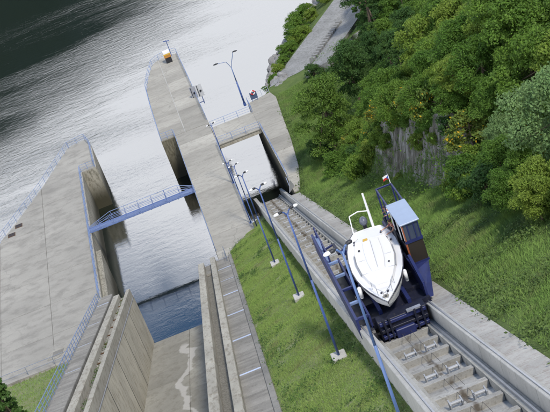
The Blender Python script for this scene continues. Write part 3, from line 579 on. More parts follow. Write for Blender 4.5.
leftz = lambda X, Y: ZD-0.25+(120.6-np.asarray(Y, float))*T+(vnoise(X, Y, 2, 13)-.5)*.35
gridmesh('left_grass_slope', np.linspace(-70, -18.2, 60), np.arange(30, 121, 1.0), leftz, MATS['grass_soil'])
# ------------------------------------------------------------------ boat lift track
lt = thing('boat_lift_track', (6.65, 138, 5), 'boat lift track with concrete sleepers, rails and cable rollers', 'track')
MB().rbox(4.95, 8.35, 22, 156, lambda y: WT(y)-1.50, 1.2).build('track_bed', BEDC, lt)
for xa, xb in ((4.93, 5.38), (7.92, 8.37)):
    MB().rbox(xa, xb, 22, 155.5, lambda y: WT(y)-1.0, 0.74).build('rail_ledge', LEDGEC, lt)
for x in (5.15, 8.14):
    MB().rbox(x-.045, x+.045, 22, 155, lambda y: WT(y)-.86, .13).build('rail', STEEL, lt)
sl0 = None; y = 154.4; ro = None; k = 0
while y > 23:
    zt = WT(y)-1.12
    if sl0 is None:
        sl0 = MB().hexa([(5.39, -.28, -.45), (7.91, -.28, -.45), (7.91, .28, -.6), (5.39, .28, -.6), (5.39, -.25, .12), (7.91, -.25, .12), (7.91, .25, -.09), (5.39, .25, -.09)]).build('sleeper', SLEEPC, lt, bevel=0.02, org=(0, 0, 0))
        sl0.location = Vector((0, y, zt))-ORIG[lt.name]
    else: inst(sl0, (0, y, zt), lt, scale=(1, random.uniform(.95, 1.05), 1))
    if k % 2 == 1:
        for xx, dz in ((6.12, .0), (7.22, .0)):
            yy = y-1.2; zz = WT(yy)-1.22
            if ro is None:
                mb = MB().cyl((-.24, 0, 0), (.24, 0, 0), .085, 10); mb.box(-.30, -.24, -.22, .22, -.3, .10); mb.box(.24, .30, -.22, .22, -.3, .10); mb.box(-.34, .34, -.26, -.18, -.3, -.2)
                ro = mb.build('roller', plain('dull_roller_steel', (.36, .37, .38), .6, .2, .15), lt, org=(0, 0, 0)); ro.location = Vector((xx, yy, zz))-ORIG[lt.name]
            else: inst(ro, (xx, yy, zz), lt)
        mb = MB().rbox(6.58, 6.78, y-1.3, y-1.0, lambda q: WT(q)-1.6, .2); mb.build('cable_guide', RUST, lt)
    y -= 2.4; k += 1
lwl = thing('lift_left_wall', (4.68, 138, 5), 'pale concrete wall on the grassy left side of boat lift', 'wall')
lwr = thing('lift_right_wall', (8.55, 138, 5), 'pale concrete wall between lift track and red-stained walkway', 'wall')
y = 153.0; k = 0
while y > 22:
    y2 = y-8.4
    MB().rbox(4.45, 4.92, y2+.015, y-.015, WT, 3.6).build('wall_segment', LIFTC, lwl, bevel=0.025)
    MB().rbox(8.38, 8.74, y2+.015, y-.015, WT, 3.6).build('wall_segment', LIFTC, lwr, bevel=0.025)
    y = y2
MB().rbox(4.66, 4.74, 22, 139, lambda q: WT(q)+.06, .058).build('guide_rail', STEEL, lwl)
MB().rbox(8.53, 8.60, 22, 139, lambda q: WT(q)+.06, .058).build('guide_rail', STEEL, lwr)
wk = thing('lift_walkway', (9.3, 138, ZD), 'slab walkway with reddish stains climbing beside the boat lift', 'walkway')
MB().rbox(8.75, 9.97, 22, 139.1, lambda q: WT(q)-.30, 3).build('walkway_base', BEDC, wk)
y = 139.1
while y > 22:
    MB().rbox(8.76, 9.95, y-1.97, y, lambda q: WT(q)-.14+random.uniform(0, .004), .14).build('slab', WALKC, wk); y -= 2.0
# steel end plate by the top of the basin
ep = MB().hexa([(8.75, 139.25, ZD+.05), (9.75, 140.6, ZD+.05), (9.72, 140.66, ZD+.05), (8.72, 139.31, ZD+.05), (9.3, 140.0, ZD+1.3), (9.4, 140.14, ZD+1.3), (9.37, 140.2, ZD+1.3), (9.27, 140.06, ZD+1.3)])
ep = MB().prism([(0, 0)], 0, 0) if False else ep
th = thing('wing_plate', (9.2, 140, ZD), 'grey triangular steel plate where the quay railing meets the lift', 'plate')
ep.build('plate', GREYP, th); MB().bar((9.1, 140.6, ZD), (9.1, 141.6, ZD+1.2), .06).build('brace', RAILP, th)
# ------------------------------------------------------------------ street lamps
def arm_lamp(base, h, label, ang, group='twin-headed lamps along the boat lift', foot=True, pm=LAMPP, off=.30):
    th = thing('street_lamp', base, label, 'lamp', group); bx, by, bz = base
    MB().cyl((bx, by, bz), (bx, by, bz+h*.55), .078, 10, .065).build('pole', pm, th, True); MB().cyl((bx, by, bz+h*.55), (bx, by, bz+h-.12), .06, 10, .045).build('pole_top', pm, th, True)
    dx, dy = math.cos(ang), math.sin(ang)
    for s in (-1, 1):
        tip = Vector((bx+s*dx*off, by+s*dy*off, bz+h+.10))
        arm = MB().tube([Vector((bx, by, bz+h-.25)), Vector((bx+s*dx*.15, by+s*dy*.15, bz+h+.02)), tip], .04, 6).build('arm', pm, th)
        M = Matrix.Rotation(ang, 3, 'Z'); u = Vector((dx, dy, 0))*s
        mb = MB().ell(tip+u*.06, .17, .09, .08, 8, 6, M); hd = mb.build('lamp_head', DKMETAL, arm, True)
        mb = MB().ell(tip+u*.27+Vector((0, 0, -.01)), .17, .10, .08, 10, 6, M); mb.build('lamp_cover', WHITEP, arm, True)
    if foot: MB().box(bx-.42, bx+.42, by-.42, by+.42, bz-.9, bz+.22).build('footing', LIFTC, th, bevel=.03)
    else: MB().cyl((bx, by, bz), (bx, by, bz+.05), .22, 10).build('base_plate', pm, th)
    return th
A0 = rad(12)
for X, Y, h, lab, ft in ((2.6, 148.3, 9.1, 'twin-headed blue lamp farthest down the row, beside the basin bridge', 0), (2.62, 135.6, 8.95, 'twin-headed blue lamp standing at pier edge, second from basin bridge', 0), (3.1, 133.4, 9.25, 'twin-headed blue lamp at the lower edge of the grass bank', 0)):
    arm_lamp((X, Y, ZD), h, lab, A0, foot=bool(ft))
for X, Y, lab in ((2.68, 99.2, 'twin-headed blue lamp on white footing, lowest on the grass bank'), (2.93, 78.6, 'twin-headed blue lamp on white footing halfway up the grass bank'), (3.04, 56.6, 'twin-headed blue lamp on footing, left of the boat wagon'), (3.45, 37.9, 'nearest twin-headed blue lamp, its heads in front of the boat')):
    z = float(midz(X, Y)); arm_lamp((X, Y, z+.1), 9.95, lab, A0, pm=LAMPP if Y > 50 else LIGHTP)
# tall quay lamp with two curved arms
b_ = Vector((8.96, 172.2, ZD)); th = thing('street_lamp', b_, 'tall blue quay lamp with two raised arms by the river', 'lamp')
MB().cyl(b_, b_+Vector((0, 0, 4.2)), .15, 10, .12).build('pole', LAMPP, th, True); MB().cyl(b_+Vector((0, 0, 4.2)), b_+Vector((0, 0, 6.6)), .09, 8, .06).build('pole_top', LIGHTP, th, True)
MB().cyl(b_, b_+Vector((0, 0, .5)), .24, 10, .2).build('base', LAMPP, th)
for s, top in ((-1, Vector((-1.75, 0, 7.9))), (1, Vector((1.0, 0, 8.75)))):
    MB().tube([b_+Vector((0, 0, 6.5)), b_+Vector((s*.25, 0, 7.2)), b_+Vector((s*.5, 0, 7.7)), b_+top], .045, 6).build('arm', LIGHTP, th); arm = th.children[-1]
    MB().ell(b_+top+Vector((s*.3, 0, .04)), .42, .16, .11, 8, 6).build('lamp_head', DKMETAL, arm, True)
b_ = Vector((1.5, 206.2, ZD)); th = thing('signal_post', b_, 'thin post with a small crosspiece at the pier tip', 'post')
MB().cyl(b_, b_+Vector((0, 0, 3.0)), .06, 8).build('pole', LAMPP, th); MB().bar(b_+Vector((-.5, 0, 2.95)), b_+Vector((.5, 0, 2.75)), .14).build('crosspiece', LAMPP, th)
# beacon hut at the tip
b_ = Vector((0.75, 203.4, ZD)); th = thing('beacon_box', b_, 'small yellow box with a white top at the pier tip', 'beacon')
x, y, z = b_; MB().box(x-.55, x+.55, y-.45, y+.45, z, z+1.0).build('pedestal', DKMETAL, th, bevel=.03); MB().box(x-.6, x+.6, y-.5, y+.5, z+1.0, z+1.5).build('cabinet', ORG, th, bevel=.03)
MB().box(x-.62, x+.62, y-.52, y+.52, z+1.5, z+1.72).build('band', YELLOW, th, bevel=.02); MB().box(x-.58, x+.58, y-.48, y+.48, z+1.72, z+2.15).build('cap', WHITEP, th, bevel=.05)
# navigation board seen from behind
th = thing('navigation_board', (3.0, 183.2, ZD), 'grey two-panel navigation board standing above central pier railing', 'sign')
for xa, xb in ((1.95, 2.93), (3.0, 3.98)):
    p = MB().box(xa, xb, 183.0, 183.06, ZD-.2, ZD+1.9).build('board', GREYP if xa < 2.5 else plain('pale_board', (0.5, 0.51, 0.52), .6), th, bevel=.01)
    MB().cyl(((xa+xb)/2+.1, 182.9, ZD+.75), ((xa+xb)/2+.1, 182.999, ZD+.75), .17, 10).build('clamp', DKMETAL, p)
    MB().bar((xa+.2, 182.95, ZD-.1), (xa+.2, 182.95, ZD+1.8), .09).build('stiffener', DKMETAL, p)
MB().bar((2.45, 183.15, ZD-1.6), (2.45, 183.15, ZD+1.7), .12).build('post', LAMPP, th); MB().bar((3.5, 183.15, ZD-1.6), (3.5, 183.15, ZD+1.7), .12).build('post', LAMPP, th); MB().bar((2.5, 183.15, ZD-1.2), (3.6, 183.15, ZD-1.2), .1).build('bracket', LAMPP, th)
# lifebuoy stand
th = thing('lifebuoy_board', (10.7, 172.5, ZD), 'dark blue board with red and white lifebuoy at quay railing', 'lifebuoy')
MB().box(10.15, 11.25, 172.45, 172.53, ZD+.35, ZD+1.5).build('board', plain('slate_blue_board', (0.06, 0.09, 0.16), .5), th, bevel=.02)
for x in (10.3, 11.1): MB().bar((x, 172.58, ZD), (x, 172.58, ZD+1.5), .07).build('post', LAMPP, th)
def torus(c, R, r, mat, parent, a0=0, a1=2*math.pi, name='ring', n=16, axis='Y'):
    mb = MB(); pts = []
    for i in range(n+1):
        a = a0+(a1-a0)*i/n; pts.append(Vector(c)+Vector((R*math.cos(a), 0, R*math.sin(a))))
    mb.tube(pts, r, 8); return mb.build(name, mat, parent, True)
for q in range(4): torus((10.72, 172.38, ZD+1.45), .3, .1, RED if q % 2 == 0 else WHITEP, th, q*math.pi/2, (q+1)*math.pi/2, 'ring_segment', 5)
# drain covers and patch on the left pier deck
for i, (x, y) in enumerate(((-28.2, 161.0), (-29.3, 158.9))):
    th = thing('drain_cover', (x, y, ZD), ('farther', 'nearer')[i]+' dark square drain cover on the left pier deck', 'drain cover', 'drain covers on the left pier')
    MB().box(x-.55, x+.55, y-.55, y+.55, ZD+.01, ZD+.05).build('frame', RUST, th)
    for k in range(4): MB().box(x-.48, x+.48, y-.45+k*.25, y-.3+k*.25, ZD+.051, ZD+.075).build('grate_bar', DKMETAL, th)
th = thing('manhole_patch', (-24.3, 123, ZD), 'pale broken repair patch with dark lid on the left pier', 'manhole')
MB().prism([(-25.3, 122.3), (-24.1, 122.0), (-23.0, 122.9), (-22.7, 123.6), (-24.0, 124.1), (-25.2, 123.4)], ZD+.008, ZD+.035).build('patch', DECK, th); MB().prism([(-24.7, 122.5), (-23.4, 122.6), (-23.2, 123.5), (-24.5, 123.5)], ZD+.036, ZD+.06).build('lid', STEPC, th)
# ------------------------------------------------------------------ lift wagon
wg = thing('boat_lift_wagon', (6.7, 59.5, WT(59.5)-.8), 'dark blue boat lift wagon with cabin carrying a white boat', 'wagon')
def part(mb, name, mat, parent=wg, bevel=0.0, smooth=False): return mb.build(name, mat, parent, smooth, bevel)
PZ = 41.3
part(MB().box(5.2, 8.75, 54.6, 61.6, PZ-.85, PZ-.62), 'platform', NAVY)
for k in range(5):
    y = 55.0+k*1.45; part(MB().box(5.22, 8.73, y-.09, y+.09, PZ-.619, PZ-.38), 'cross_beam', NAVY)
for x in (5.9, 7.6): part(MB().box(x-.1, x+.1, 55, 61.5, PZ-.379, PZ-.1), 'cradle_beam', BLUE)
for y in (57.5, 61.5):
    for s in (-1, 1): part(MB().bar((6.7+s*.25, y, PZ-.35), (6.7+s*1.15, y, PZ+.45), .14, .3), 'cradle_arm', BLUE)
# front bogie frame with its stacked beams
part(MB().box(5.45, 8.2, 53.9, 54.58, PZ-1.5, PZ-.1), 'front_frame', NAVY, bevel=.03)
for i, (dz, dy, mt) in enumerate(((-.22, .12, BLUE), (-.62, .2, NAVY), (-1.0, .25, BLUE))):
    part(MB().box(5.5, 8.15, 53.9-dy, 53.9, PZ+dz-.12, PZ+dz+.08), 'front_beam', mt, bevel=.02)
part(MB().box(6.2, 7.3, 53.5, 53.9, PZ-1.35, PZ-.7), 'cable_clamp', BLUE, bevel=.04)
part(MB().box(7.1, 7.9, 53.65, 53.88, PZ+.02, PZ+.12), 'front_plate', STEEL)
for x in (5.75, 6.05, 7.5, 7.9): part(MB().box(x-.05, x+.05, 53.6, 53.9, PZ-1.35, PZ+.1), 'front_upright', NAVY)
for x in (5.15, 8.14):
    for y in (54.6, 61.3):
        zz = WT(y)-.86+.36; part(MB().cyl((x-.09, y, zz), (x+.09, y, zz), .35, 14), 'wheel', DKMETAL)
for x in (5.3, 8.3):
    part(MB().bar((x, 61.3, WT(61.3)-.4), (x, 61.3, PZ-.85), .22), 'rear_leg', NAVY); part(MB().bar((x, 55, PZ-1.1), (x, 61.2, WT(61.2)-.35), .2, .28), 'lower_chord', NAVY)
# left side gallery
GZ = PZ+.15
gs_ = part(MB().box(4.42, 4.56, 54.6, 65.2, GZ-1.3, GZ), 'gallery_side', BLUE)
part(MB().box(4.57, 5.15, 54.6, 61.4, GZ-1.1, GZ-1.0), 'gallery_floor', DKMETAL)
part(MB().box(5.16, 5.26, 54.6, 61.4, GZ-.9, GZ), 'gallery_rail', BLUE)
for y in (54.75, 56.4, 58.0, 59.6, 61.2): part(MB().box(4.57, 5.15, y-.07, y+.07, GZ-.16, GZ-.01), 'rung', BLUE if y in (54.75, 58.0) else RAILP, gs_)
part(MB().box(4.57, 4.8, 61.5, 65.2, GZ-.35, GZ-.2), 'gallery_ledge', RAILP)
for y in (61.5, 63.0, 64.9):
    part(MB().bar((4.72, y, GZ-.2), (4.72, y, GZ+.55), .1), 'stanchion', BLUE)
part(MB().bar((4.72, 61.5, GZ+.5), (4.72, 64.9, GZ+.5), .08), 'stanchion_rail', BLUE)
part(MB().bar((4.75, 62.7, GZ+.1), (5.35, 62.9, GZ+.1), .1), 'outrigger', BLUE); part(MB().bar((5.35, 62.9, GZ+.1), (5.4, 61.6, GZ+.1), .16), 'outrigger_arm', NAVY)
# right side tower and cabin
CX0, CX1, CY0, CY1, CZ0, CZ1 = 8.8, 9.82, 57.95, 60.5, PZ-.05, 44.0
part(MB().hexa([(8.55, 55.6, WT(55.6)+.05), (9.05, 55.6, WT(55.6)+.05), (9.2, 62.6, WT(62.6)+.05), (8.5, 62.6, WT(62.6)+.05), (8.62, 57.2, CZ0-.02), (9.75, 57.9, CZ0-.02), (9.75, 62.9, CZ0-.02), (8.62, 62.9, CZ0-.02)]), 'tower_leg', BLUE)
part(MB().box(8.6, 8.72, 55.2, 63.2, PZ-.6, PZ+.35), 'side_girder', BLUE)
part(MB().bar((8.68, 55.3, PZ+.3), (8.7, 57.6, CZ0+.9), .16), 'diagonal_brace', BLUE); part(MB().bar((8.66, 55.3, PZ-.3), (8.66, 62.5, PZ+.9), .1), 'diagonal_brace', NAVY)
part(MB().box(CX0, CX1, CY0, 62.95, CZ0, CZ0+.08), 'cabin_floor', NAVY)
part(MB().box(CX0+.02, CX1-.02, CY0, CY0+.06, CZ0+.09, CZ0+1.42), 'front_panel', BROWN)
part(MB().box(CX0-.02, CX0+.07, CY0-.03, CY0+.07, CZ0+.05, CZ0+1.44), 'panel_trim', ORANGE)
part(MB().box(CX0-.02, CX1+.02, CY0-.04, CY0+.08, CZ0-.04, CZ0+.085), 'sill', BLUE)
part(MB().box(CX0-.01, CX1+.01, CY0-.05, CY0+.09, CZ0+1.43, CZ0+1.6), 'window_sill', BLUE)
w_ = part(MB().box(CX0+.08, CX1-.08, CY0+.01, CY0+.03, CZ0+1.6, CZ1-.1), 'window', GLASS); fp_ = None
for x in (CX0+.02, CX0+.3, CX0+.68, CX1-.08): part(MB().box(x, x+.06, CY0-.03, CY0+.06, CZ0+1.6, CZ1-.08), 'window_frame', BLUE if x > CX0+.1 else ORANGE, w_)
part(MB().box(CX0+.4, CX0+.8, CY0+.1, CY0+.4, CZ0+1.55, CZ0+1.66), 'control_papers', WHITEP)
part(MB().box(CX1-.06, CX1, CY0+.09, CY1, CZ0+.09, CZ1-.08), 'side_wall', BLUE)
part(MB().box(CX0+.02, CX1-.07, CY1-.05, CY1, CZ0+.09, CZ0+2.0), 'back_wall', NAVY)
part(MB().box(CX0, CX0+.05, CY0+.09, CY1-.06, CZ0+.09, CZ0+1.1), 'side_panel', NAVY)
for y in (CY0+.12, CY0+1.2, CY1-.1): part(MB().bar((CX0+.03, y, CZ0+1.1), (CX0+.03, y, CZ1-.08), .06), 'mullion', WHITEP)
part(MB().box(CX0-.08, CX1+.08, CY0-.12, CY1+.06, CZ1-.07, CZ1+.02), 'roof', ROOFP, bevel=.02)
for x in (CX0+.03, CX1-.03):
    part(MB().bar((x, CY1, CZ1-.06), (x, 62.92, CZ1-.06), .08), 'cage_rail', BLUE)
    part(MB().bar((x, CY1+.1, CZ0+1.1), (x, 62.92, CZ0+1.1), .07), 'cage_rail', BLUE)
    part(MB().bar((x, 62.92, CZ0+.08), (x, 62.92, CZ1-.03), .09), 'cage_post', BLUE)
    part(MB().bar((x, 61.7, CZ0+.08), (x, 61.7, CZ1-.06), .06), 'cage_post', BLUE)
for z in (CZ1-.06, CZ0+1.1, CZ0+.5): part(MB().bar((CX0, 62.92, z), (CX1, 62.92, z), .08), 'cage_bar', BLUE)
part(MB().bar((CX0, 61.7, CZ0+1.6), (CX1, 61.7, CZ0+1.6), .07), 'cage_bar', RAILP)
part(MB().box(CX1-.05, CX1-.01, CY1+.02, 62.88, CZ0+.1, CZ0+.9), 'cage_panel', NAVY)
fs_ = part(MB().cyl((CX1-.05, 62.95, CZ1-.05), (CX1-.05, 63.0, CZ1+.55), .022, 6), 'flag_staff', WHITEP)
fx, fy, fz = CX1-.05, 63.0, CZ1+.24
fl = part(MB().add([(fx, fy, fz), (fx-.18, fy+.02, fz+.02), (fx-.36, fy-.05, fz-.02), (fx, fy, fz+.3), (fx-.18, fy+.02, fz+.3), (fx-.36, fy-.05, fz+.28), (fx, fy-.01, fz+.15), (fx-.18, fy+.01, fz+.155), (fx-.36, fy-.06, fz+.13)], [(6, 7, 4, 3), (7, 8, 5, 4)]), 'flag', WHITEP, fs_)
part(MB().add([(fx, fy, fz), (fx-.18, fy+.02, fz+.02), (fx-.36, fy-.05, fz-.02), (fx, fy, fz+.15), (fx-.18, fy+.02, fz+.155), (fx-.36, fy-.05, fz+.13)], [(0, 1, 4, 3), (1, 2, 5, 4)]), 'flag_red_stripe', RED, fs_)
part(MB().add([(fx, fy-.02, fz), (fx, fy-.02, fz+.3), (fx-.16, fy-.02, fz+.15)], [(0, 1, 2)]), 'flag_blue_wedge', FLAGB, fs_)
for x in (6.45, 6.95):
    th = thing('haul_cable', (x, 53.5, PZ-1.1), ('left' if x < 6.7 else 'right')+' rusty haul cable running uphill from the wagon', 'cable', 'haul cables of the lift')
    MB().tube([(x, 53.5, PZ-1.0), (x, 50, WT(50)-1.12), (x, 24, WT(24)-1.12)], .012, 6).build('cable', plain('greasy_cable', (.09, .08, .07), .6) if 'greasy_cable' not in MATS else MATS['greasy_cable'], th)
# ------------------------------------------------------------------ boat
BL = 8.55
bt = thing('motor_boat', (6.9, 59.2, PZ-.1), 'white cabin boat with outboard resting on the blue wagon', 'boat')
bt.rotation_euler = (rad(0.0), 0, 0)
stern = Vector((7.42, 61.75, 0)); bow = Vector((6.27, 53.3, 0)); ax = (bow-stern).normalized(); sd = Vector((-ax.y, ax.x, 0))  # sd: to boat's left
BZ = PZ-.25
def bp(s, w, z): return stern+ax*(s*BL)+sd*w+Vector((0, 0, BZ+z))
st_ = [0, .05, .12, .22, .35, .5, .62, .73, .82, .9, .96, 1.0]
hb = [.85, 1.08, 1.30, 1.46, 1.53, 1.48, 1.33, 1.09, .80, .48, .21, .02]
sheer = lambda s: 1.28+.34*s*s
keel = lambda s: .22+.1*s+1.05*max(0, (s-.72)/.28)**2.2
rows = []
for s, w in zip(st_, hb):
    k, h = keel(s), sheer(s); cw = w*.78; ch = k+(h-k)*.36
    rows.append([bp(s, 0, k), bp(s+.0, cw*.5, k+(ch-k)*.45), bp(s, cw, ch), bp(s+.004, w*.93, ch+(h-ch)*.5), bp(s+.008*(s > .8), w, h)])
def loft(rows, mirror=True, cap=False):
    mb = MB(); n = len(rows[0])
    for sgn in (1, -1):
        vs = []
        for s_, r in zip(st_, rows):
            for p in r:
                q = p-stern; a = q.dot(ax); w = q.dot(sd); vs.append(stern+ax*a+sd*w*sgn+Vector((0, 0, p.z)))
        mb.add(vs, [(i*n+j, (i+1)*n+j, (i+1)*n+j+1, i*n+j+1) for i in range(len(rows)-1) for j in range(n-1)])
    return mb
mb = loft(rows); r0_ = rows[0]
mir = lambda p: stern+ax*((p-stern).dot(ax))-sd*((p-stern).dot(sd))+Vector((0, 0, p.z))
tr_ = r0_+[mir(p) for p in r0_[:0:-1]]; mb.add(tr_, [tuple(range(len(tr_)))])
part(mb, 'hull', GEL, bt, smooth=False)
def deck_strip(ws, zs, s0, s1, name, mat, n=14, parent=bt):
    """closed patch across the boat: width fraction list ws with heights zs above the sheer"""
    mb = MB(); vs = []; k = len(ws)
    for i in range(n+1):
        s = s0+(s1-s0)*i/n; w = np.interp(s, st_, hb)
        for f_, z_ in zip(ws, zs): vs.append(bp(s, w*f_, sheer(s)+z_))
    mb.add(vs, [(i*k+j, (i+1)*k+j, (i+1)*k+j+1, i*k+j+1) for i in range(n) for j in range(k-1)]); return part(mb, name, mat, parent, smooth=True)
deck_strip([-1, -.9, -.6, 0, .6, .9, 1], [0, .03, .05, .07, .05, .03, 0], 0, 1, 'deck', GEL)
def block(prof, z0, z1, name, mat, taper=.88, crown=.05):
    """closed raised block over outline prof: list of (s, half width)"""
    mb = MB(); n = len(prof); sm = sum(p[0] for p in prof)/n
    vs = []
    for sgn in (1, -1):
        for s, w in prof: vs.append(bp(s, w*sgn, sheer(s)+z0))
    for sgn in (1, -1):
        for s, w in prof: vs.append(bp(sm+(s-sm)*.95, w*sgn*taper, sheer(s)+z1))
    for s, w in prof: vs.append(bp(sm+(s-sm)*.95, 0, sheer(s)+z1+crown))
    f = []
    for i in range(n-1):
        f += [(i, i+1, 2*n+i+1, 2*n+i), (n+i, n+i+1, 3*n+i+1, 3*n+i), (2*n+i, 2*n+i+1, 4*n+i+1, 4*n+i), (3*n+i, 3*n+i+1, 4*n+i+1, 4*n+i)]
    f += [(0, n, 3*n, 4*n, 2*n), (n-1, 2*n-1, 4*n-1, 5*n-1, 3*n-1)]
    mb.add(vs, f); return part(mb, name, mat, bt)
ct_ = block([(.16, .95), (.3, 1.14), (.45, 1.16), (.6, 1.0), (.72, .75), (.82, .42)], .02, .22, 'cabin_top', GEL, .93)
block([(.20, .5), (.34, .55), (.5, .52), (.62, .40)], .24, .30, 'coach_roof', GEL, .92, .03)
block([(.66, .22), (.70, .25), (.75, .22)], .18, .27, 'fore_hatch', GEL, .9, .01)
for sgn in (1, -1):   # dark window strips on the cabin sides and navy rub rails
    mb = MB()
    for a, c in zip([(.33, 1.155), (.45, 1.165), (.6, 1.005)][:-1], [(.45, 1.165), (.6, 1.005), (.72, .76)][:2]):
        p, q = bp(a[0], a[1]*sgn*.985, sheer(a[0])+.11), bp(c[0], c[1]*sgn*.985, sheer(c[0])+.11); mb.bar(p, q, .05, .09)
    part(mb, 'cabin_window', plain('smoked_window', (.16, .17, .19), .2) if 'smoked_window' not in MATS else MATS['smoked_window'], ct_)
    mb = MB()
    for i in range(len(st_)-1): mb.bar(bp(st_[i], hb[i]*sgn*1.005, sheer(st_[i])-.03), bp(st_[i+1], hb[i+1]*sgn*1.005, sheer(st_[i+1])-.03), .05, .07)
    part(mb, 'rub_rail', BNAVY if True else GEL, bt)
    mb = MB()
    for i in range(6, len(st_)-1): mb.bar(bp(st_[i], (hb[i]-.03)*sgn, sheer(st_[i])+.05), bp(st_[i+1], (hb[i+1]-.03)*sgn if i < 10 else 0, sheer(st_[i+1])+.05), .04, .06)
    part(mb, 'toe_rail', WHITEP, bt)
part(MB().bar(bp(.22, 0, sheer(.3)+.33), bp(.6, 0, sheer(.6)+.33), .03, .02), 'deck_seam', plain('seam_grey', (.35, .35, .36), .6), bt)
# cockpit well and fittings
part(MB().hexa([bp(.03, .62, 1.31), bp(.03, -.62, 1.31), bp(.145, -.78, 1.31), bp(.145, .78, 1.31), bp(.03, .62, 1.37), bp(.03, -.62, 1.37), bp(.145, -.78, 1.37), bp(.145, .78, 1.37)]), 'cockpit_sole', GELG, bt)
for s, w, l, mt in ((.10, .75, .22, BNAVY), (.2, .98, .14, BNAVY), (.24, 1.18, .12, BNAVY), (.13, -.9, .14, BNAVY), (.17, -.92, .1, BNAVY), (.3, -.75, .1, DKMETAL), (.88, .18, .1, BNAVY), (.88, -.18, .1, BNAVY), (.94, 0, .12, DKMETAL), (.55, .7, .08, DKMETAL)):
    z = sheer(s)+(.26 if .16 < s < .8 and abs(w) < .9 else .1); part(MB().bar(bp(s, w, z), bp(s+l/BL, w-.04, z), .09, .08), 'cleat', mt, bt)
part(MB().hexa([bp(.185, -.12, sheer(.2)+.25), bp(.185, -.4, sheer(.2)+.25), bp(.21, -.4, sheer(.2)+.25), bp(.21, -.12, sheer(.2)+.25), bp(.185, -.12, sheer(.2)+.34), bp(.185, -.4, sheer(.2)+.34), bp(.21, -.4, sheer(.2)+.34), bp(.21, -.12, sheer(.2)+.34)]), 'yellow_box', YELLOW, bt)
om = part(MB().ell(bp(-.035, -.05, 1.72), .25, .32, .28, 10, 7), 'outboard_cowl', plain('outboard_grey', (.10, .11, .14), .35), bt, smooth=True)
part(MB().bar(bp(-.03, -.05, 1.5), bp(-.03, -.05, .5), .16, .22), 'outboard_leg', DKMETAL, om)
for sgn, s in ((1, .52), (-1, .56)):  # fenders
    p = bp(s+.14, sgn*1.32, sheer(s)-.35); part(MB().cyl(p-Vector((0, 0, .3)), p+Vector((0, 0, .28)), .11, 8).ell(p-Vector((0, 0, .3)), .11, .11, .12, 8, 5).ell(p+Vector((0, 0, .28)), .11, .11, .1, 8, 5), 'fender', WHITEP, bt, smooth=True)
pts = [bp(.80, .62, sheer(.8)+.05), bp(.80, .60, sheer(.8)+.5), bp(.9, .40, sheer(.9)+.52), bp(.985, 0, sheer(1)+.52), bp(.9, -.40, sheer(.9)+.52), bp(.80, -.60, sheer(.8)+.5), bp(.80, -.62, sheer(.8)+.05)]
part(MB().tube(pts, .016, 6), 'pulpit_rail', STEEL, bt)
for s_, w_2 in ((.9, .4), (.9, -.4), (.97, .1), (.97, -.1)): part(MB().cyl(bp(s_, w_2, sheer(s_)+.03), bp(s_, w_2, sheer(s_)+.5), .014, 6), 'stanchion', STEEL, bt)
rp_ = [bp(.94+.012*math.cos(a*.9)*(1+a*.03), .09*math.sin(a*.9)*(1+a*.05)-.02, sheer(.94)+.1) for a in range(22)]
part(MB().tube(rp_, .018, 5), 'mooring_rope', plain('rope', (.30, .27, .22), .9), bt)
for s_ in (.44, .62): part(MB().bar(bp(s_, .95, sheer(s_)+.235), bp(s_, -.95, sheer(s_)+.235), .025, .02), 'deck_joint', plain('deck_line', (.42, .42, .43), .7) if 'deck_line' not in MATS else MATS['deck_line'], bt)
b0 = bp(.0, .42, 1.3); part(MB().cyl(b0, b0+Vector((0, .1, 2.3)), .085, 8, .06), 'stern_pole', WHITEP, bt)
pts = [bp(.0, .42, 2.45), bp(-.02, -.2, 2.5), bp(-.01, -.75, 2.4), bp(.03, -.82, 1.35)]; part(MB().tube(pts, .035, 6), 'stern_rail', WHITEP, bt)
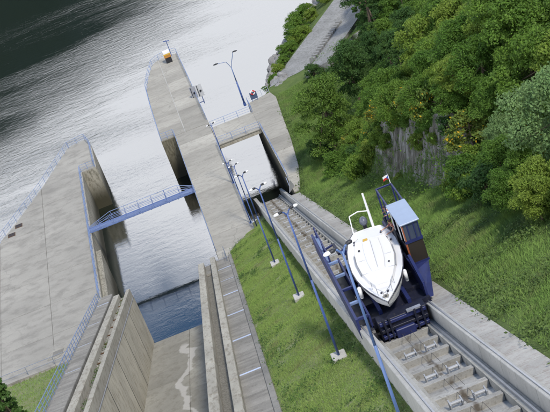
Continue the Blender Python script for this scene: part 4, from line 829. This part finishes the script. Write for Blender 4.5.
# ------------------------------------------------------------------ people
def skinmesh(name, joints, edges, mat, parent, root=0, sub=2):
    me = bpy.data.meshes.new(name); me.from_pydata([j[0] for j in joints], edges, []); me.materials.append(mat)
    o = bpy.data.objects.new(name, me); COL.objects.link(o); o.parent = parent
    md = o.modifiers.new('skin', 'SKIN'); md.use_smooth_shade = True
    for i, j in enumerate(joints):
        sv = me.skin_vertices[0].data[i]; sv.radius = (j[1], j[1]*(j[2] if len(j) > 2 else 1)); sv.use_root = (i == root)
    s = o.modifiers.new('sub', 'SUBSURF'); s.levels = sub; s.render_levels = sub
    return o
def person(loc, rz, label, shirt, lean=0.0, armL=(.32, .25, 1.0), armR=(-.32, .25, 1.0), group=None):
    """standing figure facing +Y locally; hands at armL / armR (x, y, z); lean = forward offset of the shoulders"""
    P = thing('person', loc, label, 'person', group); P.rotation_euler = (0, 0, rz)
    sh = 1.43-.25*lean; hy = lean*.55
    def J(s, hand):
        a = Vector((s*.20, hy, sh)); h = Vector(hand); m_ = (a+h)/2+Vector((s*.06, -.05, -.08)); return a, m_, h
    aL, eL, hL = J(1, armL); aR, eR, hR = J(-1, armR)
    hd = Vector((0, hy*1.25+.03, sh+.26))
    js = [((0, 0, .95), .14), ((0, hy*.5, 1.2), .13), ((0, hy*.95, sh-.03), .13), ((0, hy*1.1, sh+.09), .055), (hd, .10), (hd+Vector((0, 0.0, .11)), .08),
          (aL, .065), (eL, .05), (hL, .035), (aR, .065), (eR, .05), (hR, .035),
          ((.10, 0, .88), .095), ((.11, .02, .48), .065), ((.11, -.02, .08), .045), ((.12, .14, .04), .035), ((-.10, 0, .88), .095), ((-.11, .02, .48), .065), ((-.11, -.02, .08), .045), ((-.12, .14, .04), .035)]
    ed = [(0, 1), (1, 2), (2, 3), (3, 4), (4, 5), (2, 6), (6, 7), (7, 8), (2, 9), (9, 10), (10, 11), (0, 12), (12, 13), (13, 14), (14, 15), (0, 16), (16, 17), (17, 18), (18, 19)]
    k = len(js)
    for side, h, e in ((1, hL, eL), (-1, hR, eR)):      # fingers and thumb
        d = (h-e).normalized(); hi = 8 if side == 1 else 11
        for f_ in range(4):
            off = Vector((0.022*(f_-1.5), 0, 0)); ln = (.075, .085, .08, .065)[f_]
            js.append((h+d*.07+off, .010)); js.append((h+d*(.07+ln)+off+Vector((0, 0, -.02)), .008)); ed += [(hi, len(js)-2), (len(js)-2, len(js)-1)]
        js.append((h+d*.05+Vector((side*-.05, 0, 0)), .011)); ed.append((hi, len(js)-1))
    B = skinmesh('body', js, ed, SKIN, P)
    skinmesh('shirt', [((0, 0, .90), .155), ((0, hy*.5, 1.2), .15), ((0, hy*.95, sh-.03), .148), ((0, hy*1.02, sh+.03), .08), (aL, .085), ((aL+eL)/2, .07), (aR, .085), ((aR+eR)/2, .07)], [(0, 1), (1, 2), (2, 3), (2, 4), (4, 5), (2, 6), (6, 7)], shirt, P)
    skinmesh('trousers', [((0, 0, .94), .15), ((.10, 0, .86), .11), ((.11, .02, .48), .085), ((.11, -.02, .12), .07), ((-.10, 0, .86), .11), ((-.11, .02, .48), .085), ((-.11, -.02, .12), .07)], [(0, 1), (1, 2), (2, 3), (0, 4), (4, 5), (5, 6)], TROUS, P)
    for s in (1, -1):
        mb = MB().ell((s*.12, .07, .05), .055, .15, .055, 8, 6); o = mb.build('shoe', DKMETAL); o.parent = P
    mb = MB().ell(hd+Vector((0, -.025, .075)), .105, .115, .105, 10, 7); o = mb.build('hair', HAIR, None, True); o.parent = B
    for s in (1, -1):
        o = MB().ell(hd+Vector((s*.035, .098, .035)), .013, .008, .009, 6, 4).build('eye', DKMETAL, None, True); o.parent = B
    o = MB().hexa([hd+Vector(v) for v in ((-.015, .09, -.015), (.015, .09, -.015), (.012, .125, -.015), (-.012, .125, -.015), (-.008, .09, .04), (.008, .09, .04), (.006, .1, .04), (-.006, .1, .04))]).build('nose', SKIN); o.parent = B
    o = MB().box(-.025, .025, hd.y+.088, hd.y+.1, hd.z-.05, hd.z-.04).build('mouth', SHIRTR); o.parent = B
    return P
person((9.42, 62.5, CZ0+.08), rad(95), 'person in white shirt standing in the open wagon cage', SHIRTW, lean=.75, armL=(.25, .60, 1.12), armR=(-.25, .6, 1.12))
person((9.0, 60.75, CZ0+.08), rad(115), 'person in maroon top reaching from wagon towards the boat', SHIRTR, lean=.5, armL=(.3, .75, 1.2), armR=(-.2, .8, 1.1))
# ------------------------------------------------------------------ vegetation
def leaves(centers, nrm, size, rng, asp=0.55, droop=0.0):
    n = len(centers); d = rng.normal(size=(n, 3)); d /= np.linalg.norm(d, axis=1)[:, None]
    nn = nrm*0.55+d*0.75+np.array([0, 0, .35]); nn /= np.linalg.norm(nn, axis=1)[:, None]
    a = np.cross(nn, rng.normal(size=(n, 3))); a /= np.linalg.norm(a, axis=1)[:, None]; b = np.cross(nn, a)
    s = size*rng.uniform(.65, 1.35, (n, 1)); a = a*s*.5; b = b*s*.5*asp
    V = np.stack([centers-a, centers+b*1.0-a*.1, centers+a+np.array([0, 0, -1])*droop*s, centers-b*1.0-a*.1], 1).reshape(-1, 3)
    return V, np.arange(n*4).reshape(n, 4)
def crown_mesh(name, lobes, nleaf, size, mat, seed, fill=.35, droop=0.0, asp=.55):
    rng = np.random.default_rng(seed); w = np.array([l[3]*l[4] for l in lobes]); w = w/w.sum(); C = []; Nn = []
    for (x, y, z, r, rz), ww in zip(lobes, w):
        k = int(nleaf*ww); d = rng.normal(size=(k, 3)); d /= np.linalg.norm(d, axis=1)[:, None]; d[:, 2] = np.where(d[:, 2] < -.35, -d[:, 2]*.6, d[:, 2])
        rad_ = np.where(rng.random(k) < fill, rng.uniform(.45, .9, k), rng.uniform(.86, 1.06, k))
        lump = 0.62+0.7*vnoise(d[:, 0]*3+d[:, 2]*2+x, d[:, 1]*3+y, .8, seed)
        p = np.array([x, y, z])+d*(rad_*lump)[:, None]*np.array([r, r, rz]); C.append(p); Nn.append(d)
    C = np.concatenate(C); Nn = np.concatenate(Nn); V, F = leaves(C, Nn, size, rng, asp, droop)
    return raw_mesh(name, V, F, mat)
def trunk_mb(h, r, lobes, rng):
    mb = MB(); pts = [Vector((0, 0, -.6)), Vector((rng.uniform(-.1, .1), rng.uniform(-.1, .1), h*.35)), Vector((rng.uniform(-.2, .2), rng.uniform(-.2, .2), h*.8))]
    mb.cyl(pts[0], pts[1], r, 8, r*.75); mb.cyl(pts[1], pts[2], r*.75, 8, r*.3)
    for l in lobes[:7]: mb.cyl(pts[1].lerp(pts[2], rng.uniform(0, .9)), Vector(l[:3]), r*.32, 5, r*.1)
    return mb
def tree_proto(kind, H, R, nl, nleaf, size, seed, base=.3, matk=None, cone=False, droop=0.0, fill=.35):
    rng = np.random.default_rng(seed); lobes = []
    for i in range(nl):
        f = (i+.5)/nl; z = H*(base+(.95-base)*f)
        rr = R*((1-f)*.95+.12 if cone else math.sin(math.pi*min(.97, .22+.72*f))**.8)
        a = i*2.4+rng.uniform(-.4, .4); q = rr*rng.uniform(.25, .95)
        lr = max(.3, R*rng.uniform(.20, .42)*(1 if not cone else (1.05-f)*.9))
        lobes.append((q*math.cos(a), q*math.sin(a), z, lr, lr*(.75 if not cone else .55)))
    me = crown_mesh(kind+'_crown', lobes, nleaf, size, LEAF[matk or kind], seed, fill, droop)
    mb = trunk_mb(H, .035*H*.6+.03, lobes, rng)
    return me, mb
PROTO = {}
def mkproto(key, name, **kw):
    me, tm = tree_proto(key.split('_')[0], **kw)
    e = bpy.data.objects.new(name, None); COL.objects.link(e); ORIG[e.name] = Vector((0, 0, 0))
    c = mkobj('crown', me, e); tk = tm.build('trunk', BARK, None); tk.parent = e
    PROTO[key] = e; e['used'] = 0; return e
mkproto('mid_1', 'leafy_tree', H=8.5, R=3.1, nl=31, nleaf=17550, size=0.232, seed=1)
mkproto('mid_2', 'leafy_tree', H=7.2, R=3.3, nl=29, nleaf=16200, size=0.224, seed=2)
mkproto('light_1', 'leafy_tree', H=7.0, R=3.0, nl=29, nleaf=16200, size=0.224, seed=3)
mkproto('light_2', 'leafy_tree', H=6.0, R=2.7, nl=27, nleaf=14850, size=0.206, seed=4)
mkproto('dark_1', 'dark_tree', H=10.5, R=3.0, nl=35, nleaf=18900, size=0.224, seed=5)
mkproto('dark_2', 'spruce_tree', H=12, R=2.7, nl=50, nleaf=20250, size=0.232, seed=6, cone=True, base=.12, matk='dark', droop=.3)
mkproto('pale_1', 'pale_tree', H=6.5, R=3.2, nl=31, nleaf=24000, size=0.17, seed=7)
mkproto('fine_1', 'birch_tree', H=8.8, R=3.0, nl=37, nleaf=14850, size=0.215, seed=8, base=.16, droop=.4)
mkproto('broom_1', 'broom_bush', H=2.0, R=1.25, nl=18, nleaf=3510, size=0.172, seed=9, base=.2, fill=.5)
mkproto('mid_3', 'bush', H=2.6, R=1.6, nl=18, nleaf=6750, size=0.163, seed=10, base=.15)
mkproto('light_3', 'bush', H=2.2, R=1.5, nl=18, nleaf=6075, size=0.155, seed=11, base=.15)
mkproto('dark_3', 'bush', H=2.4, R=1.4, nl=16, nleaf=6075, size=0.146, seed=12, base=.15)
mkproto('dark_4', 'young_pine', H=5, R=1.5, nl=33, nleaf=6750, size=0.224, seed=13, cone=True, base=.1, matk='dark')
def plant(key, X, Y, Z, label, cat, group=None, s=1.0, rz=None, sz=None):
    p = PROTO[key]
    o = p if not p['used'] else copy_tree(p)
    p['used'] = 1
    if 'used' in o and o is not p: del o['used']
    o.location = (X, Y, Z); o.rotation_euler = (rad(random.uniform(-5, 5)), rad(random.uniform(-5, 5)), rz if rz is not None else random.uniform(0, 6.28)); o.scale = (s, s, sz or s*random.uniform(.9, 1.1))
    for k in ('label', 'category', 'group'):
        if k in o: del o[k]
    return tag(o, label, cat, group)
def hz(X, Y): return float(hillz(X, Y))
def XF(Y, d): return float(XE(Y))+d
# --- trees one can point at
plant('fine_1', 16.6, 141.5, hz(16.6, 141.5)-.3, 'feathery light green tree rising over the quay path grass', 'tree', s=1.3)
plant('dark_2', 28.5, 158, hz(28.5, 158)-.5, 'tall dark spruce-like tree above the embankment road', 'tree', s=1.15)
plant('dark_1', 22.0, 146, hz(22, 146)-.5, 'dark green tree just behind the feathery light tree', 'tree', s=1.0)
plant('pale_1', 20.5, 62, hz(20.5, 62)-.5, 'pale silvery green tree at right edge above the grass', 'tree', s=1.05)
plant('light_2', 18.2, 52.0, hz(18.2, 52)-.5, 'rounded yellow-green tree at the right picture edge, lowest of the wood', 'tree', s=.8)
plant('dark_3', 20.4, 170.5, 6.3, 'small dark bush leaning over the embankment road', 'bush', s=1.35)
plant('dark_4', -24.3, 91.5, float(leftz(-24.3, 91.5))-.3, 'dark young pine at the lower left corner', 'tree', s=1.5)
# --- the wood on the hillside
placed = [(16.6, 141.5), (28.5, 158), (22, 146), (20.5, 62), (18.2, 52)]
WOODL = {'mid': 'mid green leafy tree', 'light': 'yellow-green leafy tree', 'dark': 'dark green dense tree', 'pale': 'silvery green leafy tree'}
XB = lambda py: float(np.interp(py, [0, 30, 55, 75, 100, 160, 185, 200], [340, 348, 345, 328, 300, 312, 330, 300]))
rg = random.Random(21); tries = 0; nt_ = 0
while tries < 5000 and nt_ < 270:
    tries += 1
    Y = rg.uniform(34, 200); foot = float(np.interp(Y, [0, 60, 80, 110, 130, 150, 180], [9.5, 8.5, 6.3, 5.6, 5.2, 6.5, 9]))
    d = foot+rg.uniform(2.8 if 60 < Y < 140 else 1.2, 48); X = XF(Y, d)
    if Y > 160:
        tq, eq_ = te(X, Y)
        if eq_ < 6.5: continue
    z = hz(X, Y) if Y < 174 else float(bankz_te(np.array(te(X, Y)[0]), np.array(te(X, Y)[1])))
    px, py, dd = proj((X, Y, z+5))
    if not (-30+300 < px < 610 and -60 < py < 330): continue
    if any((X-a)**2+(Y-b2)**2 < 6.5 for a, b2 in placed): continue
    if any(q[0]-2.6*FPX/q[2] < XB(q[1]) for q in (proj((X, Y, z+2)), proj((X, Y, z+5)), proj((X, Y, z+8)))): continue
    placed.append((X, Y)); nt_ += 1
    nzv = float(vnoise(X, Y, 14, 31))+rg.uniform(-.22, .22)
    if px < 415 and Y > 118 and py < 95: key = rg.choice(['dark_1', 'mid_1', 'dark_1', 'dark_2', 'mid_2'])
    elif nzv < .38: key = rg.choice(['mid_1', 'mid_2', 'mid_1', 'light_2'])
    elif nzv < .72: key = rg.choice(['light_1', 'light_2', 'mid_2'])
    else: key = rg.choice(['light_1', 'mid_1', 'pale_1'])
    s = rg.uniform(.6, .95)*(0.75 if d < foot+6 else 1)
    zone = 'close above the rock cutting' if d < foot+9 and 76 < Y < 114 else 'at the right picture edge' if px > 505 else 'along the top of the picture' if py < 45 else 'beside the embankment road' if px < 400 and Y > 140 else 'above the grass slope' if d < foot+7 else 'in the middle of the hillside wood'
    plant(key, X, Y, z-.4, WOODL[key.split('_')[0]]+' '+zone, 'tree', 'trees of the hillside wood', s)
rg_u = random.Random(5).uniform
def hit(px, py):
    d = (_f+_r2*((px-275)/FPX)-_u2*((py-206)/FPX)).normalized(); k = 20.0
    while k < 260:
        p = CAM+d*k
        if p.z <= hz(p.x, p.y) and p.x > 9.9: return p
        k += .15
    return p
for i, (px, py, key, s, lab) in enumerate(((543, 222, 'light_1', .45, 'rounded fresh green shrub lowest at the right picture edge'), (515, 214, 'mid_2', .42, 'mid green shrub at wood foot, left of the rounded edge shrub'), (528, 204, 'mid_1', .45, 'mid green shrub under the pale tree at the right'),
        (492, 203, 'dark_3', 1.2, 'dark low shrub under the wood right of the rock cutting'), (476, 192, 'mid_3', 1.15, 'mid green low shrub at right end of rock cutting'), (547, 214, 'light_2', .6, 'yellow-green shrub cut by the right picture edge'), (505, 186, 'mid_2', .5, 'bushy green shrub below the pale tree'),
        (340, 172, 'mid_3', 1.3, 'green bush at left end of the rock cutting'), (322, 160, 'dark_3', 1.3, 'dark bush under the feathery tree'), (362, 178, 'light_3', 1.2, 'light green bush at the foot of rock cutting'), (350, 150, 'mid_2', .55, 'leafy shrub between feathery tree and rock cutting'), (375, 140, 'light_2', .5, 'yellow-green shrub hanging over left of the rock cutting'))):
    p = hit(px, py); plant(key, p.x, p.y, p.z-.25, lab, 'bush', None, s)
for k in range(16):
    Y = 78+k*2.3+rg_u(-.8, .8); X = XF(Y, float(np.interp(Y, [0, 60, 80, 110, 130, 150, 180], [9.5, 8.5, 6.3, 5.6, 5.2, 6.5, 9]))+rg_u(2.0, 3.0) if k % 3 else float(np.interp(Y, [0, 60, 80, 110], [9.5, 8.5, 6.3, 5.6]))+rg_u(.4, 1.6))
    plant(('light_3', 'mid_3', 'mid_3')[k % 3], X, Y, hz(X, Y)-.25, 'small green bush clinging to the rock cutting', 'bush', 'bushes on the rock cutting', rg_u(.45, .85))
# --- broom and bushes along the cliff and at the wood's foot
for k in range(30):
    Y = rg.uniform(60, 140); foot = float(np.interp(Y, [0, 60, 80, 110, 130, 150, 180], [9.5, 8.5, 6.3, 5.6, 5.2, 6.5, 9])); d = foot+rg.uniform(2.2, 5.0); X = XF(Y, d)
    plant('broom_1', X, Y, hz(X, Y)-.15, 'yellow-flowered broom bush on top of the rock cutting', 'bush', 'broom bushes along the cliff top', rg.uniform(.8, 1.5))
for k in range(34):
    Y = rg.uniform(40, 150); foot = float(np.interp(Y, [0, 60, 80, 110, 130, 150, 180], [9.5, 8.5, 6.3, 5.6, 5.2, 6.5, 9])); d = foot+rg.uniform(-.9, 2.0); X = XF(Y, d)
    if 80 < Y < 106 and rg.random() < .8: continue
    plant(rg.choice(['mid_3', 'light_3', 'dark_3', 'mid_3']), X, Y, hz(X, Y)-.2, 'low leafy bush at the foot of the hillside wood', 'bush', 'bushes at the foot of the wood', rg.uniform(.6, 1.25))
# --- bushes on the river bank between rocks and road
for k in range(38):
    tq = rg.uniform(-1, 62); es = float(ES(tq)); e_ = rg.uniform(es+4.2, -4.0) if es+4.2 < -4.0 else -4.0
    X, Y = R0[0]+tq*TD[0]+e_*ED[0], R0[1]+tq*TD[1]+e_*ED[1]; z = float(bankz_te(np.array(tq), np.array(e_)))
    plant(rg.choice(['light_3', 'mid_3', 'light_3', 'mid_3']), X, Y, z-.3, 'green bush on the rocky bank between river and embankment road', 'bush', 'bushes on the river bank', rg.uniform(.8, 1.6))
for k in range(16):
    tq = rg.uniform(6, 75); e_ = rg.uniform(11, 15); X, Y = R0[0]+tq*TD[0]+e_*ED[0], R0[1]+tq*TD[1]+e_*ED[1]; z = float(bankz_te(np.array(tq), np.array(e_)))
    plant(rg.choice(['dark_1', 'mid_1', 'dark_1']), X, Y, z-.4, 'dark green tree standing along the upper side of embankment road', 'tree', 'trees along the embankment road', rg.uniform(.7, 1.0))
# --- boulders at the waterline
def boulder(seed):
    rng = np.random.default_rng(seed); bm = bmesh.new(); bmesh.ops.create_icosphere(bm, subdivisions=2, radius=.6)
    for v in bm.verts:
        n = vnoise(v.co.x*2+seed, v.co.y*2+v.co.z*1.7, .9, seed); v.co *= .7+.6*float(n); v.co.z *= .75
    me = bpy.data.meshes.new('boulder'); bm.to_mesh(me); bm.free(); me.materials.append(ROCK); return me
BM = [boulder(s) for s in (1, 2, 3, 4)]
for k in range(150):
    tq = rg.uniform(-2, 66); e_ = float(ES(tq))+rg.uniform(-.5, 3.2); X, Y = R0[0]+tq*TD[0]+e_*ED[0], R0[1]+tq*TD[1]+e_*ED[1]
    o = mkobj('boulder', rg.choice(BM)); o.location = (X, Y, max(0.05, float(bankz_te(np.array(tq), np.array(e_)))+.05)); o.rotation_euler = (rg.uniform(0, 6), rg.uniform(0, 6), rg.uniform(0, 6)); s = rg.uniform(.6, 1.7); o.scale = (s, s, s)
    tag(o, 'grey boulder at the waterline of the right river bank', 'boulder', 'boulders along the river bank')
# --- grass and weeds
def blades(name, X, Y, Zv, hmin, hmax, w, mat, seed, lean=.5, hmap=None):
    rng = np.random.default_rng(seed); n = len(X); h = rng.uniform(hmin, hmax, n)
    if hmap is not None: h = h*hmap
    a = rng.uniform(0, 6.283, n); l = rng.uniform(0, lean, n)*h; base = np.stack([X, Y, Zv-.03], 1); sx = np.stack([np.cos(a), np.sin(a), 0*a], 1)*(w*rng.uniform(.6, 1.4, n))[:, None]
    b2 = rng.uniform(0, 6.283, n); tip = base+np.stack([np.cos(b2)*l, np.sin(b2)*l, h], 1)
    V = np.stack([base-sx, base+sx, tip], 1).reshape(-1, 3)
    return tag(mkobj(name, raw_mesh(name, V, np.arange(n*3).reshape(n, 3), mat)), kind='stuff')
n = 280000; X = RNG.uniform(-1.05, 4.4, n); Y = RNG.uniform(30, 137, n)
keep = (vnoise(X, Y, 1.1, 41) > .08) & (midz(X, Y) > ZD-.12); X, Y = X[keep], Y[keep]
o = blades('grass', X, Y, midz(X, Y),   .07, .22, .015, GRASSB, 1, .9, .6+.9*vnoise(X, Y, 1.6, 42)); tag(o, 'short green grass on the bank between chute stairs and boat lift', 'grass')
n = 480000; Y = RNG.uniform(26, 172, n); d = RNG.uniform(.25, 12, n)**1.0; X = XE(Y)+d; foot = np.interp(Y, [0, 60, 80, 110, 130, 150, 180], [9.5, 8.5, 6.3, 5.6, 5.2, 6.5, 9])
keep = (d < foot+1.2) & (vnoise(X, Y, 1.3, 43) > .06) & ((d > .9) | (RNG.random(n) < .4)); X, Y, d = X[keep], Y[keep], d[keep]
o = blades('hill_grass', X, Y, hillz(X, Y), .12, .38, .019, GRASSH, 2, 1.0, .5+1.0*vnoise(X, Y, 2.2, 44)); tag(o, 'tall green grass on the slope right of the lift walkway', 'grass')
n = 26000; X = RNG.uniform(-45, -18.6, n); Y = RNG.uniform(84, 120.3, n)
o = blades('left_grass', X, Y, leftz(X, Y), .12, .32, .035, GRASSB, 3, .8); tag(o, 'bright green grass slope beside left chute stairs', 'grass')
# broad-leaved weeds in drifts
def weeds(name, X, Y, Zv, size, per, spread, mat, seed, label):
    rng = np.random.default_rng(seed); C = np.repeat(np.stack([X, Y, Zv], 1), per, 0); k = len(C); C = C+rng.normal(size=(k, 3))*np.array([spread, spread, spread*.5]); C[:, 2] = np.abs(C[:, 2]-np.repeat(Zv, per))+np.repeat(Zv, per)+.05
    V, F = leaves(C, np.tile([0, 0, 1.0], (k, 1)), size, rng); o = tag(mkobj(name, raw_mesh(name, V, F, mat)), label, 'weeds', kind='stuff'); return o
n = 3600; Y = RNG.uniform(28, 165, n); d = RNG.uniform(.15, 9, n); X = XE(Y)+d; keep = (vnoise(X, Y, 3.0, 51) > .60) | ((d < 1.1) & (vnoise(X, Y, 2, 52) > .35)); X, Y = X[keep], Y[keep]
weeds('hill_weeds', X, Y, hillz(X, Y), .17, 26, .30, WEEDM, 4, 'dark broad-leaved weeds among grass beside the lift walkway')
n = 1500; Y = RNG.uniform(32, 136, n); X = RNG.uniform(-1.05, 4.4, n); keep = ((vnoise(X, Y, 2.4, 53) > .66) | ((X < -.2) & (vnoise(X, Y, 2, 54) > .5)) | ((X > 3.9) & (RNG.random(n) < .5))) & (midz(X, Y) > ZD); X, Y = X[keep], Y[keep]
weeds('bank_weeds', X, Y, midz(X, Y), .13, 16, .20, WEEDM, 5, 'darker weeds along the edges of the middle grass bank')
n = 240; Y = RNG.uniform(70, 128, n); X = RNG.uniform(-15.2, -14.5, n); keep = vnoise(X*0, Y, 3, 55) > .45; X, Y = X[keep], Y[keep]
weeds('gutter_weeds', X, Y, np.array([BT(y) for y in Y])-.7, .11, 10, .14, WEEDM, 6, 'weeds growing in the left chute gutter')
n = 11000; Y = RNG.uniform(34, 176, n); foot = np.interp(Y, [0, 60, 80, 110, 130, 150, 180], [9.5, 8.5, 6.3, 5.6, 5.2, 6.5, 9]); d = foot+RNG.uniform(-.6, 34, n); X = XE(Y)+d
keep = ~((d-foot < 2.8) & (Y > 76) & (Y < 114) & (RNG.random(n) < .8)); X, Y = X[keep], Y[keep]
weeds('undergrowth', X, Y, hillz(X, Y), .22, 32, .75, LEAF['mid'], 8, 'leafy undergrowth covering the ground of the hillside wood')
for k in list(PROTO):
    e = PROTO[k]
    if 'used' in e:
        if not e['used']:
            for ch in list(e.children): bpy.data.objects.remove(ch)
            bpy.data.objects.remove(e)
        else: del e['used']
